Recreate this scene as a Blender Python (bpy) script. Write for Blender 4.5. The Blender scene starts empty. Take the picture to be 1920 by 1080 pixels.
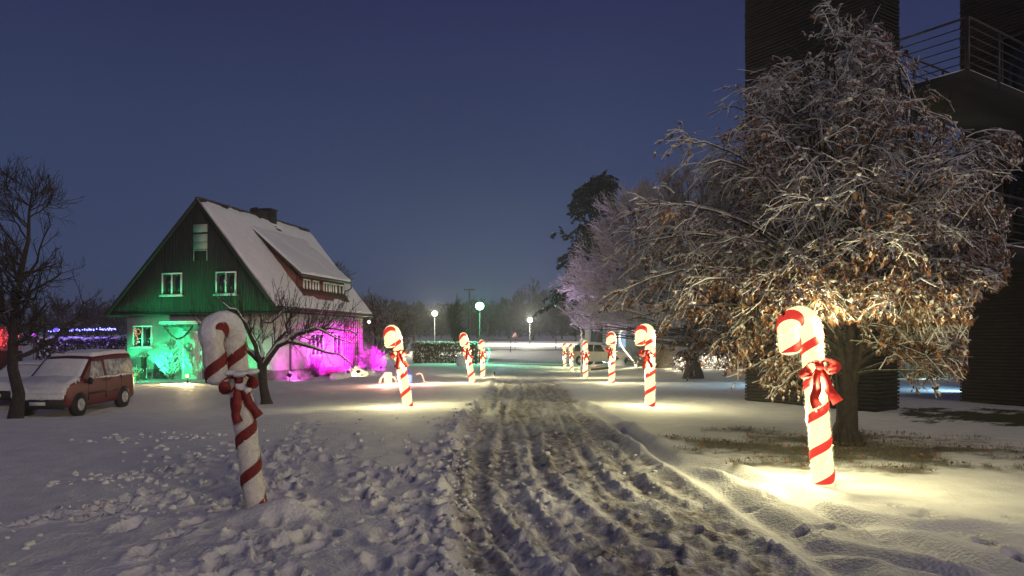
import bpy, math, random
import numpy as np

# ------------------------------------------------------------------ camera, sky, sun, exposure
S = bpy.context.scene
COL = S.collection
PI = math.pi
CAM_H = 1.6
cam = bpy.data.cameras.new('camera')
camo = bpy.data.objects.new('camera', cam)
COL.objects.link(camo)
camo.location = (0, 0, CAM_H)
camo.rotation_euler = (PI/2, 0, 0)
cam.sensor_width = 36.0
cam.lens = 26.25
cam.shift_y = 0.0536
cam.clip_start = 0.05
cam.clip_end = 3000
S.camera = camo

world = bpy.data.worlds.new('World')
S.world = world
world.use_nodes = True
wn = world.node_tree
wn.nodes.clear()
wo = wn.nodes.new('ShaderNodeOutputWorld')
wb = wn.nodes.new('ShaderNodeBackground')
wtc = wn.nodes.new('ShaderNodeTexCoord')
wsep = wn.nodes.new('ShaderNodeSeparateXYZ')
wr = wn.nodes.new('ShaderNodeValToRGB')
wr.color_ramp.elements[0].position = 0.0
wr.color_ramp.elements[0].color = (0.050, 0.070, 0.140, 1)
wr.color_ramp.elements[1].position = 1.0
wr.color_ramp.elements[1].color = (0.013, 0.014, 0.062, 1)
for p, c in ((0.10, (0.043, 0.065, 0.143)), (0.22, (0.033, 0.050, 0.118)), (0.42, (0.021, 0.025, 0.080))):
    e = wr.color_ramp.elements.new(p)
    e.color = (*c, 1)
wnoise = wn.nodes.new('ShaderNodeTexNoise')
wnoise.inputs['Scale'].default_value = 1.6
wnoise.inputs['Detail'].default_value = 2
wmix = wn.nodes.new('ShaderNodeMix'); wmix.data_type = 'RGBA'; wmix.blend_type = 'MULTIPLY'
wmap = wn.nodes.new('ShaderNodeMapRange')
wmap.inputs['From Min'].default_value = 0.3; wmap.inputs['From Max'].default_value = 0.7
wmap.inputs['To Min'].default_value = 0.86; wmap.inputs['To Max'].default_value = 1.12
wn.links.new(wtc.outputs['Generated'], wsep.inputs[0])
wn.links.new(wsep.outputs['Z'], wr.inputs[0])
wn.links.new(wtc.outputs['Generated'], wnoise.inputs['Vector'])
wn.links.new(wnoise.outputs['Fac'], wmap.inputs['Value'])
wmix.inputs['Factor'].default_value = 1.0
wn.links.new(wr.outputs[0], wmix.inputs['A'])
wn.links.new(wmap.outputs[0], wmix.inputs['B'])
wn.links.new(wmix.outputs['Result'], wb.inputs['Color'])
wb.inputs['Strength'].default_value = 1.0
wn.links.new(wb.outputs[0], wo.inputs[0])

sun = bpy.data.lights.new('sun', 'SUN')
sun.energy = 0.85
sun.angle = math.radians(25)
sun.color = (1.0, 0.82, 0.66)
suno = bpy.data.objects.new('sun', sun)
COL.objects.link(suno)
suno.rotation_euler = (math.radians(69), 0, math.radians(32))

S.view_settings.view_transform = 'Standard'
S.view_settings.look = 'None'
S.view_settings.exposure = 0.0
S.view_settings.gamma = 1.0
S.view_settings.use_curve_mapping = False
S.render.engine = 'CYCLES'
S.cycles.use_denoising = True
S.cycles.max_bounces = 5
S.cycles.diffuse_bounces = 2
S.cycles.glossy_bounces = 2
S.cycles.transmission_bounces = 3
S.cycles.volume_bounces = 0
S.cycles.transparent_max_bounces = 6
S.cycles.sample_clamp_indirect = 4
S.cycles.use_light_tree = True
S.cycles.caustics_reflective = False
S.cycles.caustics_refractive = False

# ------------------------------------------------------------------ helpers
def px(x, y, Y):
    """a pixel of the 1920x1080 photograph at distance Y -> world point (used only to measure)"""
    return ((x-960)/1400*Y, Y, CAM_H-(y-643)/1400*Y)

def make_mesh(name, V, faces, mats=(), midx=None, smooth=False, attrs=None):
    V = np.asarray(V, dtype=np.float32).reshape(-1, 3)
    arrs = [np.asarray(f, dtype=np.int32) for f in (faces if isinstance(faces, list) else [faces])]
    arrs = [a for a in arrs if a.size]
    me = bpy.data.meshes.new(name)
    me.vertices.add(len(V))
    me.vertices.foreach_set('co', V.ravel())
    loops = np.concatenate([a.ravel() for a in arrs])
    tot = np.concatenate([np.full(len(a), a.shape[1], dtype=np.int32) for a in arrs])
    start = np.concatenate([[0], np.cumsum(tot)[:-1]]).astype(np.int32)
    me.loops.add(len(loops))
    me.loops.foreach_set('vertex_index', loops)
    me.polygons.add(len(tot))
    me.polygons.foreach_set('loop_start', start)
    me.polygons.foreach_set('loop_total', tot)
    for m in mats:
        me.materials.append(m)
    if midx is not None:
        me.polygons.foreach_set('material_index', np.asarray(midx, dtype=np.int32))
    if smooth:
        me.polygons.foreach_set('use_smooth', np.ones(len(tot), dtype=bool))
    if attrs:
        for k, v in attrs.items():
            a = me.attributes.new(k, 'FLOAT', 'POINT')
            a.data.foreach_set('value', np.asarray(v, dtype=np.float32))
    me.update(calc_edges=True)
    me.validate()
    return me

def link(name, me, parent=None, loc=None, rot=None, kind=None):
    o = bpy.data.objects.new(name, me)
    COL.objects.link(o)
    if parent: o.parent = parent
    if loc is not None: o.location = loc
    if rot is not None: o.rotation_euler = rot
    if kind: o['kind'] = kind
    return o

def tag(o, label=None, cat=None, group=None, kind=None):
    if label: o['label'] = label
    if cat: o['category'] = cat
    if group: o['group'] = group
    if kind: o['kind'] = kind
    return o

def thing(name, label, cat, loc=(0, 0, 0), rot=(0, 0, 0), group=None):
    o = bpy.data.objects.new(name, None)
    COL.objects.link(o)
    o.empty_display_size = 0.1
    o.location = loc; o.rotation_euler = rot
    return tag(o, label, cat, group)

def copy_tree(o, parent=None):
    c = o.copy(); COL.objects.link(c)
    c.parent = parent
    for ch in list(o.children):
        copy_tree(ch, c)
    return c

class MB:
    """collects simple shapes into one mesh"""
    def __init__(s):
        s.v = []; s.q = []; s.t = []; s.mq = []; s.mt = []; s.n = 0
    def add(s, V, Q=None, T=None, m=0):
        V = np.asarray(V, dtype=float).reshape(-1, 3)
        s.v.append(V)
        if Q is not None and len(Q):
            Q = np.asarray(Q, dtype=int)+s.n; s.q.append(Q); s.mq.append(np.full(len(Q), m))
        if T is not None and len(T):
            T = np.asarray(T, dtype=int)+s.n; s.t.append(T); s.mt.append(np.full(len(T), m))
        s.n += len(V)
        return s
    def box(s, a, b, m=0, bev=0.0):
        x0, y0, z0 = a; x1, y1, z1 = b
        if bev <= 0:
            V = [(x0,y0,z0),(x1,y0,z0),(x1,y1,z0),(x0,y1,z0),(x0,y0,z1),(x1,y0,z1),(x1,y1,z1),(x0,y1,z1)]
            Q = [(0,3,2,1),(4,5,6,7),(0,1,5,4),(1,2,6,5),(2,3,7,6),(3,0,4,7)]
            return s.add(V, Q, m=m)
        k = bev
        ring = lambda i, z: [(x0+i,y0+i,z),(x1-i,y0+i,z),(x1-i,y1-i,z),(x0+i,y1-i,z)]
        V = ring(k, z0)+ring(0, z0+k)+ring(0, z1-k)+ring(k, z1)
        Q = [(0,3,2,1),(12,13,14,15)]
        for r in range(3):
            for i in range(4):
                j = (i+1) % 4
                Q.append((r*4+i, r*4+j, r*4+4+j, r*4+4+i))
        return s.add(V, Q, m=m)
    def quad(s, a, b, c, d, m=0):
        return s.add([a, b, c, d], [(0,1,2,3)], m=m)
    def slab(s, pts, n, th, m=0):
        """polygon pts (planar) given thickness th along n"""
        p = np.array(pts, dtype=float); n = np.array(n, dtype=float)*th
        k = len(p)
        V = np.vstack([p, p+n])
        Q = [(i, (i+1) % k, (i+1) % k+k, i+k) for i in range(k)]
        T = []
        for i in range(1, k-1):
            T.append((0, i+1, i)); T.append((k, k+i, k+i+1))
        return s.add(V, Q, T, m=m)
    def tube(s, P, R, n=8, m=0, cap=True):
        V, Q = tubes(np.asarray(P, dtype=float)[None], np.asarray(R, dtype=float)[None] if np.ndim(R) else np.full((1, len(P)), R), n)
        s.add(V, Q, m=m)
        if cap:
            k = len(P)
            b = s.n-len(V)
            T = [(b, b+i+1, b+i) for i in range(1, n-1)]+[(b+(k-1)*n, b+(k-1)*n+i, b+(k-1)*n+i+1) for i in range(1, n-1)]
            s.t.append(np.array(T)); s.mt.append(np.full(len(T), m))
        return s
    def ball(s, c, r, seg=10, rings=6, m=0, noise=0, seed=0):
        rg = np.random.default_rng(seed)
        r = np.array(r if np.ndim(r) else (r, r, r), dtype=float)
        V = [(0, 0, -1)]
        for i in range(1, rings):
            t = PI*i/rings
            for j in range(seg):
                p = 2*PI*j/seg
                V.append((math.sin(t)*math.cos(p), math.sin(t)*math.sin(p), -math.cos(t)))
        V.append((0, 0, 1))
        V = np.array(V)
        if noise: V = V*(1+rg.normal(0, noise, (len(V), 1)))
        V = V*r+np.array(c)
        Q = []; T = []
        for j in range(seg):
            T.append((0, 1+(j+1) % seg, 1+j))
            e = 1+(rings-2)*seg
            T.append((len(V)-1, e+j, e+(j+1) % seg))
        for i in range(rings-2):
            for j in range(seg):
                a = 1+i*seg+j; b = 1+i*seg+(j+1) % seg
                Q.append((a, b, b+seg, a+seg))
        return s.add(V, Q, T, m=m)
    def octa(s, C, r, m=0):
        C = np.asarray(C, dtype=float).reshape(-1, 3)
        d = np.array([(1,0,0),(-1,0,0),(0,1,0),(0,-1,0),(0,0,1),(0,0,-1)])*r
        f = np.array([(0,2,4),(2,1,4),(1,3,4),(3,0,4),(2,0,5),(1,2,5),(3,1,5),(0,3,5)])
        V = (C[:, None]+d[None]).reshape(-1, 3)
        T = (f[None]+(np.arange(len(C))*6)[:, None, None]).reshape(-1, 3)
        return s.add(V, None, T, m=m)
    def mesh(s, name, mats, smooth=False):
        fs = []; mi = []
        if s.q: fs.append(np.vstack(s.q)); mi.append(np.concatenate(s.mq))
        if s.t: fs.append(np.vstack(s.t)); mi.append(np.concatenate(s.mt))
        return make_mesh(name, np.vstack(s.v), fs, mats if isinstance(mats, (list, tuple)) else [mats], np.concatenate(mi), smooth)
    def build(s, name, mats, parent=None, loc=None, rot=None, smooth=False, kind=None):
        return link(name, s.mesh(name, mats, smooth), parent, loc, rot, kind)

def tubes(P, R, n=4):
    """P [N,K,3], R [N,K] -> verts, quads"""
    N, K, _ = P.shape
    T = np.gradient(P, axis=1)
    T /= np.linalg.norm(T, axis=2, keepdims=True)+1e-9
    ref = np.zeros_like(T); ref[..., 2] = 1
    steep = np.abs(T[:, :1, 2]).mean(axis=1) > 0.8
    ref[steep] = (1, 0, 0)
    A = np.cross(T, ref); A /= np.linalg.norm(A, axis=2, keepdims=True)+1e-9
    B = np.cross(A, T)
    ang = np.arange(n)*2*PI/n
    V = P[:, :, None]+R[:, :, None, None]*(A[:, :, None]*np.cos(ang)[None, None, :, None]+B[:, :, None]*np.sin(ang)[None, None, :, None])
    V = V.reshape(-1, 3)
    i = np.arange(N)[:, None, None]*K*n; k = np.arange(K-1)[None, :, None]*n; j = np.arange(n)[None, None]
    a = i+k+j; b = i+k+(j+1) % n
    Q = np.stack([a, b, b+n, a+n], axis=-1).reshape(-1, 4)
    return V, Q

def hash2(ix, iy, seed):
    h = (ix.astype(np.int64)*374761393+iy.astype(np.int64)*668265263+seed*982451653) & 0x7fffffff
    h = ((h ^ (h >> 13))*1274126177) & 0x7fffffff
    h = (h ^ (h >> 16)) & 0xffff
    return h/65535.0
def vn(x, y, seed=0):
    x = np.asarray(x, dtype=float); y = np.asarray(y, dtype=float)
    ix = np.floor(x); iy = np.floor(y); fx = x-ix; fy = y-iy
    u = fx*fx*fx*(fx*(fx*6-15)+10); v = fy*fy*fy*(fy*(fy*6-15)+10)
    a = hash2(ix, iy, seed); b = hash2(ix+1, iy, seed); c = hash2(ix, iy+1, seed); d = hash2(ix+1, iy+1, seed)
    return (a*(1-u)+b*u)*(1-v)+(c*(1-u)+d*u)*v-0.5
def fbm(x, y, seed=0, o=4):
    s = 0; a = 1; 
    for i in range(o):
        s = s+a*vn(x*2**i+i*7.3, y*2**i-i*3.1, seed+i*17); a *= 0.5
    return s
def sst(a, b, x):
    t = np.clip((x-a)/(b-a), 0, 1); return t*t*(3-2*t)

# ------------------------------------------------------------------ materials
def new_mat(name):
    m = bpy.data.materials.new(name); m.use_nodes = True
    nt = m.node_tree
    b = nt.nodes['Principled BSDF']
    return m, nt, b
def mat(name, c, rough=0.8, var=0.25, scale=8.0, bump=0.0, bscale=None, c2=None, snow=0.0, emit=None, estr=0.0, metal=0.0, stretch=None, snowthr=0.45):
    """noise-varied surface; snow>0 lays snow on what faces up"""
    m, nt, b = new_mat(name)
    N = nt.nodes; L = nt.links
    tc = N.new('ShaderNodeTexCoord')
    vec = tc.outputs['Object']
    if stretch:
        mp = N.new('ShaderNodeMapping'); mp.inputs['Scale'].default_value = stretch
        L.new(vec, mp.inputs['Vector']); vec = mp.outputs[0]
    nz = N.new('ShaderNodeTexNoise'); nz.inputs['Scale'].default_value = scale; nz.inputs['Detail'].default_value = 5
    L.new(vec, nz.inputs['Vector'])
    rp = N.new('ShaderNodeValToRGB')
    lo = tuple(x*(1-var) for x in c); hi = tuple(min(1, x*(1+var)) for x in (c2 or c))
    rp.color_ramp.elements[0].position = 0.35; rp.color_ramp.elements[1].position = 0.65
    rp.color_ramp.elements[0].color = (*lo, 1); rp.color_ramp.elements[1].color = (*hi, 1)
    L.new(nz.outputs['Fac'], rp.inputs[0])
    col = rp.outputs[0]
    if snow > 0:
        g = N.new('ShaderNodeNewGeometry'); sp = N.new('ShaderNodeSeparateXYZ')
        L.new(g.outputs['Normal'], sp.inputs[0])
        n2 = N.new('ShaderNodeTexNoise'); n2.inputs['Scale'].default_value = scale*1.7; n2.inputs['Detail'].default_value = 3
        L.new(tc.outputs['Object'], n2.inputs['Vector'])
        ad = N.new('ShaderNodeMath'); ad.operation = 'ADD'
        sc = N.new('ShaderNodeMath'); sc.operation = 'MULTIPLY_ADD'; sc.inputs[1].default_value = 1.1; sc.inputs[2].default_value = -0.55
        L.new(n2.outputs['Fac'], sc.inputs[0]); L.new(sp.outputs['Z'], ad.inputs[0]); L.new(sc.outputs[0], ad.inputs[1])
        mr = N.new('ShaderNodeMapRange'); mr.inputs['From Min'].default_value = snowthr-0.12; mr.inputs['From Max'].default_value = snowthr+0.12
        mr.inputs['To Max'].default_value = snow
        L.new(ad.outputs[0], mr.inputs['Value'])
        mx = N.new('ShaderNodeMix'); mx.data_type = 'RGBA'
        L.new(mr.outputs[0], mx.inputs['Factor']); L.new(col, mx.inputs['A']); mx.inputs['B'].default_value = (0.74, 0.74, 0.75, 1)
        col = mx.outputs['Result']
    L.new(col, b.inputs['Base Color'])
    b.inputs['Roughness'].default_value = rough
    b.inputs['Metallic'].default_value = metal
    if emit is not None:
        b.inputs['Emission Color'].default_value = (*emit, 1); b.inputs['Emission Strength'].default_value = estr
    if bump:
        bm = N.new('ShaderNodeBump'); bm.inputs['Strength'].default_value = bump; bm.inputs['Distance'].default_value = 0.02
        n3 = N.new('ShaderNodeTexNoise'); n3.inputs['Scale'].default_value = bscale or scale*3; n3.inputs['Detail'].default_value = 4
        L.new(vec, n3.inputs['Vector']); L.new(n3.outputs['Fac'], bm.inputs['Height']); L.new(bm.outputs[0], b.inputs['Normal'])
    return m
def emat(name, c, s):
    m = bpy.data.materials.new(name); m.use_nodes = True
    nt = m.node_tree; nt.nodes.clear()
    o = nt.nodes.new('ShaderNodeOutputMaterial'); e = nt.nodes.new('ShaderNodeEmission')
    e.inputs[0].default_value = (*c, 1); e.inputs[1].default_value = s
    nt.links.new(e.outputs[0], o.inputs[0])
    return m

def ground_mat():
    m, nt, b = new_mat('snow_ground')
    N = nt.nodes; L = nt.links
    tc = N.new('ShaderNodeTexCoord')
    def noise(sc, det=5, vec=None):
        n = N.new('ShaderNodeTexNoise'); n.inputs['Scale'].default_value = sc; n.inputs['Detail'].default_value = det
        L.new(vec or tc.outputs['Object'], n.inputs['Vector']); return n.outputs['Fac']
    def attr(k):
        a = N.new('ShaderNodeAttribute'); a.attribute_name = k; return a.outputs['Fac']
    def ramp(fac, p0, p1, c0, c1):
        r = N.new('ShaderNodeValToRGB'); r.color_ramp.elements[0].position = p0; r.color_ramp.elements[1].position = p1
        r.color_ramp.elements[0].color = (*c0, 1); r.color_ramp.elements[1].color = (*c1, 1); L.new(fac, r.inputs[0]); return r.outputs[0]
    def mix(f, a, c):
        x = N.new('ShaderNodeMix'); x.data_type = 'RGBA'; L.new(f, x.inputs['Factor']); L.new(a, x.inputs['A']); L.new(c, x.inputs['B']); return x.outputs['Result']
    snow = ramp(noise(3.0), 0.3, 0.7, (0.70, 0.70, 0.71), (0.82, 0.82, 0.83))
    slush = ramp(noise(9.0, 6), 0.36, 0.62, (0.20, 0.182, 0.165), (0.56, 0.545, 0.525))
    grass = ramp(noise(22.0, 4), 0.35, 0.7, (0.022, 0.022, 0.008), (0.12, 0.105, 0.05))
    c = mix(attr('slush'), snow, slush)
    c = mix(attr('bare'), c, grass)
    L.new(c, b.inputs['Base Color'])
    b.inputs['Roughness'].default_value = 0.75
    b.inputs['Specular IOR Level'].default_value = 0.25
    bm = N.new('ShaderNodeBump'); bm.inputs['Strength'].default_value = 0.75; bm.inputs['Distance'].default_value = 0.03
    L.new(noise(30.0, 11), bm.inputs['Height']); L.new(bm.outputs[0], b.inputs['Normal'])
    return m

M = {}
M['ground'] = ground_mat()
M['snow'] = mat('snow', (0.78, 0.78, 0.79), 0.7, 0.06, 6, 0.5, 30)
M['clod'] = mat('clod_snow', (0.74, 0.74, 0.75), 0.75, 0.08, 20, 0.5, 60)
M['bark'] = mat('bark', (0.036, 0.027, 0.022), 0.9, 0.4, 14, 0.8, 40, snow=0.85, snowthr=0.62)
M['bark_dark'] = mat('dark_bark', (0.035, 0.027, 0.024), 0.9, 0.4, 14, 0.8, 40, snow=0.45, snowthr=0.75)
M['bark_bare'] = mat('bare_bark', (0.026, 0.019, 0.016), 0.9, 0.4, 10, 1.0, 30)
M['twig_snow'] = mat('snowy_twigs', (0.075, 0.055, 0.045), 0.9, 0.4, 14, snow=0.9, snowthr=0.30)
M['twig_frost'] = mat('frosted_twigs', (0.30, 0.27, 0.27), 0.9, 0.35, 9, snow=0.8, snowthr=0.5)
M['leaf'] = mat('brown_leaves', (0.13, 0.050, 0.022), 0.7, 0.5, 5, c2=(0.22, 0.10, 0.045))
M['leaf_snow'] = mat('leaf_snow', (0.70, 0.68, 0.66), 0.8, 0.1, 20)
M['needle'] = mat('dark_needles', (0.012, 0.013, 0.012), 0.9, 0.4, 3, snow=0.15, snowthr=0.8)

# ------------------------------------------------------------------ terrain
PY = [-50, 0, 22, 30, 40, 53, 62, 72, 80, 90, 105, 130, 200, 300, 700]
PZ = [0, 0, 0, 0.0, -0.30, -0.48, -0.44, -0.36, -0.12, 0.40, 1.05, 1.85, 3.3, 4.6, 7.0]
def T(x, y):
    x = np.asarray(x, dtype=float); y = np.asarray(y, dtype=float)
    z = np.interp(y, PY, PZ)
    z = z-0.72*np.exp(-((x+15.0)**2/(2*5.5**2)+(y-24.5)**2/(2*4.5**2)))
    z = z+0.55*np.exp(-((x+9.0)**2/(2*4.0**2)+(y-47.0)**2/(2*6.0**2)))
    z = z+0.28*np.exp(-((x+6.0)**2/(2*5.0**2)+(y-65.0)**2/(2*6.0**2)))
    z = z+0.38*sst(4.5, 9, x)*sst(36, 46, y)*(1-sst(70, 95, y))
    return z
def t1(x, y): return float(T(x, y))

def path_edges(y):
    xl = np.interp(y, [0, 3.5, 5.1, 9, 14.3, 20, 25.7, 31, 45, 62], [0.1, -0.22, -0.36, -0.72, -0.92, -0.9, -0.78, -0.85, -1.1, -1.6])
    xr = np.interp(y, [0, 3.5, 5.1, 8.7, 14.3, 25.7, 31, 45, 62], [2.5, 2.35, 2.25, 1.98, 1.78, 1.86, 1.85, 2.2, 3.0])
    return xl, xr

def line_dist(X, Y, pts):
    d = np.full(X.shape, 1e9); s = np.zeros(X.shape)
    for (ax, ay), (bx, by) in zip(pts[:-1], pts[1:]):
        ex, ey = bx-ax, by-ay; l2 = ex*ex+ey*ey
        t = np.clip(((X-ax)*ex+(Y-ay)*ey)/l2, 0, 1)
        qx = X-(ax+t*ex); qy = Y-(ay+t*ey)
        dd = np.hypot(qx, qy); sg = np.sign(qx*ey-qy*ex)
        m = dd < d; d[m] = dd[m]; s[m] = sg[m]
    return d*s

def build_ground():
    ys = np.concatenate([np.linspace(-40, 1.6, 24), np.exp(np.linspace(math.log(1.75), math.log(700), 900))])
    us = np.linspace(-1, 1, 641)
    us = np.sign(us)*np.abs(us)**1.15
    W = np.where(ys < 1.7, 60, ys*0.86+3.0)
    W = np.where(ys > 40, ys*0.95, W)
    # blend the fan so that neighbouring rows agree
    W[:24] = np.linspace(40, W[24], 24)
    X = us[None]*W[:, None]; Y = np.repeat(ys[:, None], len(us), 1)
    Z = T(X, Y)
    xl, xr = path_edges(Y)
    cx = (xl+xr)/2
    near = 1-sst(26, 60, Y)
    wob = 0.12*fbm(Y*0.8, X*0.3, 5, 3)
    inl = sst(-0.12, 0.12, X-xl+wob); inr = 1-sst(-0.15, 0.15, X-xr-wob)
    path = inl*inr*(1-sst(52, 64, Y))*sst(-3, 0, Y+3)
    # broad swell
    Z += 0.10*fbm(X*0.12, Y*0.12, 1, 3)*sst(3, 10, Y)*(1-path)
    far = sst(60, 120, Y)
    Z += far*0.5*fbm(X*0.03, Y*0.03, 2, 3)
    # trampled snow at left, smooth at right
    left = 1-sst(-0.3, 0.3, X-xl)
    tramp = left*sst(-0.75, 0.2, fbm(X*0.25, Y*0.18, 9, 2)+0.75*sst(-5, -0.9, X)-0.34)*(1-0.55*sst(9, 22, Y))
    lump = fbm(X*2.3, Y*1.9, 11, 4); lump2 = fbm(X*6.5, Y*5.0, 12, 3)
    Z += near*tramp*(0.026*lump+0.018*lump2-0.03*np.abs(fbm(X*2.9, Y*2.3, 16, 4)))
    Z += near*left*(1-tramp)*(0.022*fbm(X*1.6, Y*1.1, 13, 4))
    right = sst(-0.3, 0.3, X-xr)
    Z += near*right*(0.018*fbm(X*1.4, Y*1.2, 14, 4)+0.006*fbm(X*7, Y*6, 15, 3))
    # the driven track: lowered, ridged along its length, churned
    lx = X-cx
    bx_ = X-0.030*np.clip(10-Y, 0, 9)**2*sst(-4, 3, Y)
    ridge = vn(bx_*4.2+0.35*vn(Y*0.35, bx_*0.6, 30), Y*0.22, 31)
    ridge2 = vn(bx_*9.0+0.5*vn(Y*0.5, bx_, 32), Y*0.55, 33)
    churn = fbm(X*7.5, Y*5.5, 34, 4); ch2 = np.abs(fbm(X*3.0, Y*2.2, 35, 4))
    Z += path*near*(-0.070+(0.042*ridge+0.034*ridge2)*np.clip(0.75+1.4*fbm(X*0.9, Y*0.6, 38, 3), 0.1, 1.6)+0.034*churn-0.022*ch2+0.026*fbm(X*13, Y*10, 39, 3))
    # two wheel grooves
    for q, off in enumerate((-0.45, -0.12, 0.32, 0.75, 1.12, 1.45)):
        dd = (bx_-off-0.22*vn(Y*0.16, 0*Y+q*9.1, 36))
        g = np.exp(-(dd/0.085)**4)*np.clip(0.45+2.2*vn(Y*0.30, 0*Y+q*5.7, 37), 0, 1)
        tread = 0.010*np.sin((Y+np.abs(dd)*1.2)*2*PI/0.16)
        Z += path*near*(-(0.044*g)+tread*g*(1-sst(9, 13, Y))+0.03*np.exp(-((np.abs(dd)-0.15)/0.05)**2)*np.clip(0.5+2*churn, 0, 1.5))
    # berms beside it
    bl = np.exp(-((X-xl+0.05+0.25*fbm(Y*1.3, 0*Y, 42, 3))/0.17)**2)*(0.03+0.12*np.clip(fbm(X*2.6, Y*2.4, 40, 4)+0.15, 0, 1))
    br = np.exp(-((X-xr-0.06)/0.20)**2)*(0.02+0.05*np.clip(fbm(X*2.2, Y*1.8, 41, 4)+0.1, 0, 1))
    Z += near*(bl+br*sst(8, 14, Y))
    # ruts on the right
    slush_r = np.zeros_like(Z)
    sel = (Y < 24) & (X > 0.5) & (X < 9)
    xs, yy = X[sel], Y[sel]
    zr = np.zeros_like(xs); sr = np.zeros_like(xs)
    nz_ = fbm(xs*2.0, yy*1.2, 50, 3)
    for pts, dep, w in (
        ([(1.85, 20), (2.0, 15), (2.2, 11), (2.36, 7), (2.38, 4), (2.5, 2)], 0.075, 0.13),
        ([(2.05, 14.5), (2.3, 11), (2.95, 8.6), (3.08, 6.8), (3.36, 5.5), (3.9, 4.1), (5, 2)], 0.085, 0.15),
        ([(3.05, 7.3), (3.5, 6.55), (4.6, 6.4), (7, 6.7)], 0.06, 0.12),
        ([(2.5, 6.0), (2.9, 5.35), (3.5, 4.7)], 0.05, 0.09),
        ([(2.6, 9.6), (3.3, 7.9), (4.4, 7.1), (6.5, 7.2)], 0.018, 0.10)):
        d = line_dist(xs, yy, pts)+0.06*nz_
        zr -= dep*np.exp(-(d/w)**2)*(0.75+0.8*np.clip(vn(xs*1.1, yy*1.6, 51)+0.3, 0, 1))
        zr += dep*0.45*np.exp(-((np.abs(d)-w*1.9)/(w*0.7))**2)*(0.8+0.9*nz_)
    Z[sel] += zr
    # footprints
    rg = np.random.default_rng(3)
    sel = (Y < 19) & (X > -9) & (X < 5)
    xs, yy = X[sel], Y[sel]; zf = np.zeros_like(xs)
    prints = []
    for _ in range(150): prints.append((rg.uniform(-4.5, -0.35), rg.uniform(3.4, 12), rg.normal(0, 0.6), rg.uniform(0.7, 1.2)))
    for k in range(26):
        y0 = 3.6+k*0.62; prints.append((path_edges(y0)[0]-0.28+0.13*(-1)**k+rg.normal(0, 0.05), y0, rg.normal(0, 0.25), 1.1))
    for k in range(30):
        y0 = 3.4+k*0.42; prints.append((-1.6-0.09*k+0.14*(-1)**k, y0, 0.3+rg.normal(0, 0.2), 1.0))
    for _ in range(26): prints.append((rg.uniform(2.3, 4.8), rg.uniform(3.6, 8), rg.normal(0, 0.8), rg.uniform(0.35, 0.7)))
    for fx, fy, an, sc in prints:
        mm = (np.abs(xs-fx) < 0.4) & (np.abs(yy-fy) < 0.5)
        if not mm.any(): continue
        dx = xs[mm]-fx; dy = yy[mm]-fy
        a = (dx*math.cos(an)+dy*math.sin(an))/0.075; b_ = (-dx*math.sin(an)+dy*math.cos(an))/0.16
        r = np.sqrt(a*a+b_*b_)
        zf[mm] += sc*(-0.085*(1-sst(0.72, 1.12, r))*(1+0.25*np.sign(b_))+0.024*np.exp(-((r-1.4)/0.28)**2)*(1+2.5*fbm(xs[mm]*9, yy[mm]*9, 18, 2)))
    Z[sel] += zf
    # drifts thrown up beside the unlit cane and by lit ones
    for fx, fy, sx, sy, h in ((-2.14, 7.08, 0.24, 0.16, 0.17), (-2.42, 7.05, 0.2, 0.2, 0.035), (3.28, 8.55, 0.13, 0.10, 0.06), (3.85, 8.6, 0.16, 0.12, 0.07)):
        Z += h*np.exp(-((X-fx)/sx)**2-((Y-fy)/sy)**2)
    # masks
    relief = 0.055*ridge+0.040*ridge2+0.03*churn
    slush = path*(1-0.75*sst(26, 45, Y))*np.clip(0.72+0.7*fbm(X*1.7, Y*0.9, 60, 3)-14*relief, 0, 1)
    slush = np.maximum(slush, 0.55*sst(0.1, 0.5, slush_r))
    slush = np.maximum(slush, 0.35*right*(1-sst(2.6, 3.4, X))*(1-sst(7, 10, Y)))
    nb = fbm(X*1.6, Y*1.6, 70, 5)+0.35*fbm(X*9, Y*9, 73, 3)
    bare = 0.85*sst(-0.05, 0.7, 1.0-np.hypot((X-5.15)/2.9, (Y-11.6)/2.5)+0.95*nb)*sst(2.2, 2.8, X)*sst(8.9, 9.6, Y+0.8*nb)  # bare grass under the tree, with shadow partly painted into the same patch
    bare = np.maximum(bare, sst(0.05, 0.3, 1.0-np.hypot((X-11.0)/2.6, (Y-16.6)/2.4)+0.9*nb-0.12))
    for cx_, cy_, rx, ry in ((1.6, 66, 5, 2.2), (4.5, 72.5, 9, 1.0), (9, 97, 16, 3.4), (-9, 96, 12, 2.0), (6, 141, 26, 5)):
        bare = np.maximum(bare, 0.85*sst(0.0, 0.45, 1.0-np.hypot((X-cx_)/rx, (Y-cy_)/ry)+0.55*fbm(X*0.5, Y*0.5, 71, 3)))
    Z += 0.02*bare*near*fbm(X*9, Y*9, 72, 3)
    nr, nc = X.shape
    i = (np.arange(nr-1)[:, None]*nc+np.arange(nc-1)[None]).astype(np.int32)
    F = np.stack([i, i+1, i+nc+1, i+nc], -1)
    fp = (path[:-1, :-1] > 0.5)
    rb = 76+0.02*X-0.0008*X*X
    fr = (np.abs(Y-rb) < 3.6)[:-1, :-1] & ~fp
    V = np.stack([X, Y, Z], -1).reshape(-1, 3)
    for nm, mask in (('ground', ~(fp | fr)), ('track', fp), ('road', fr)):
        Fm = F[mask]
        used = np.unique(Fm); remap = np.full(len(V), -1, dtype=np.int32); remap[used] = np.arange(len(used))
        me = make_mesh(nm, V[used], remap[Fm], [M['ground']], None, True, {'slush': slush.ravel()[used], 'bare': bare.ravel()[used]})
        tag(link(nm, me), kind='structure')
    # snow clods lying on the left and along the track
    mb = MB()
    rg = np.random.default_rng(8)
    cl = []
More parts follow.
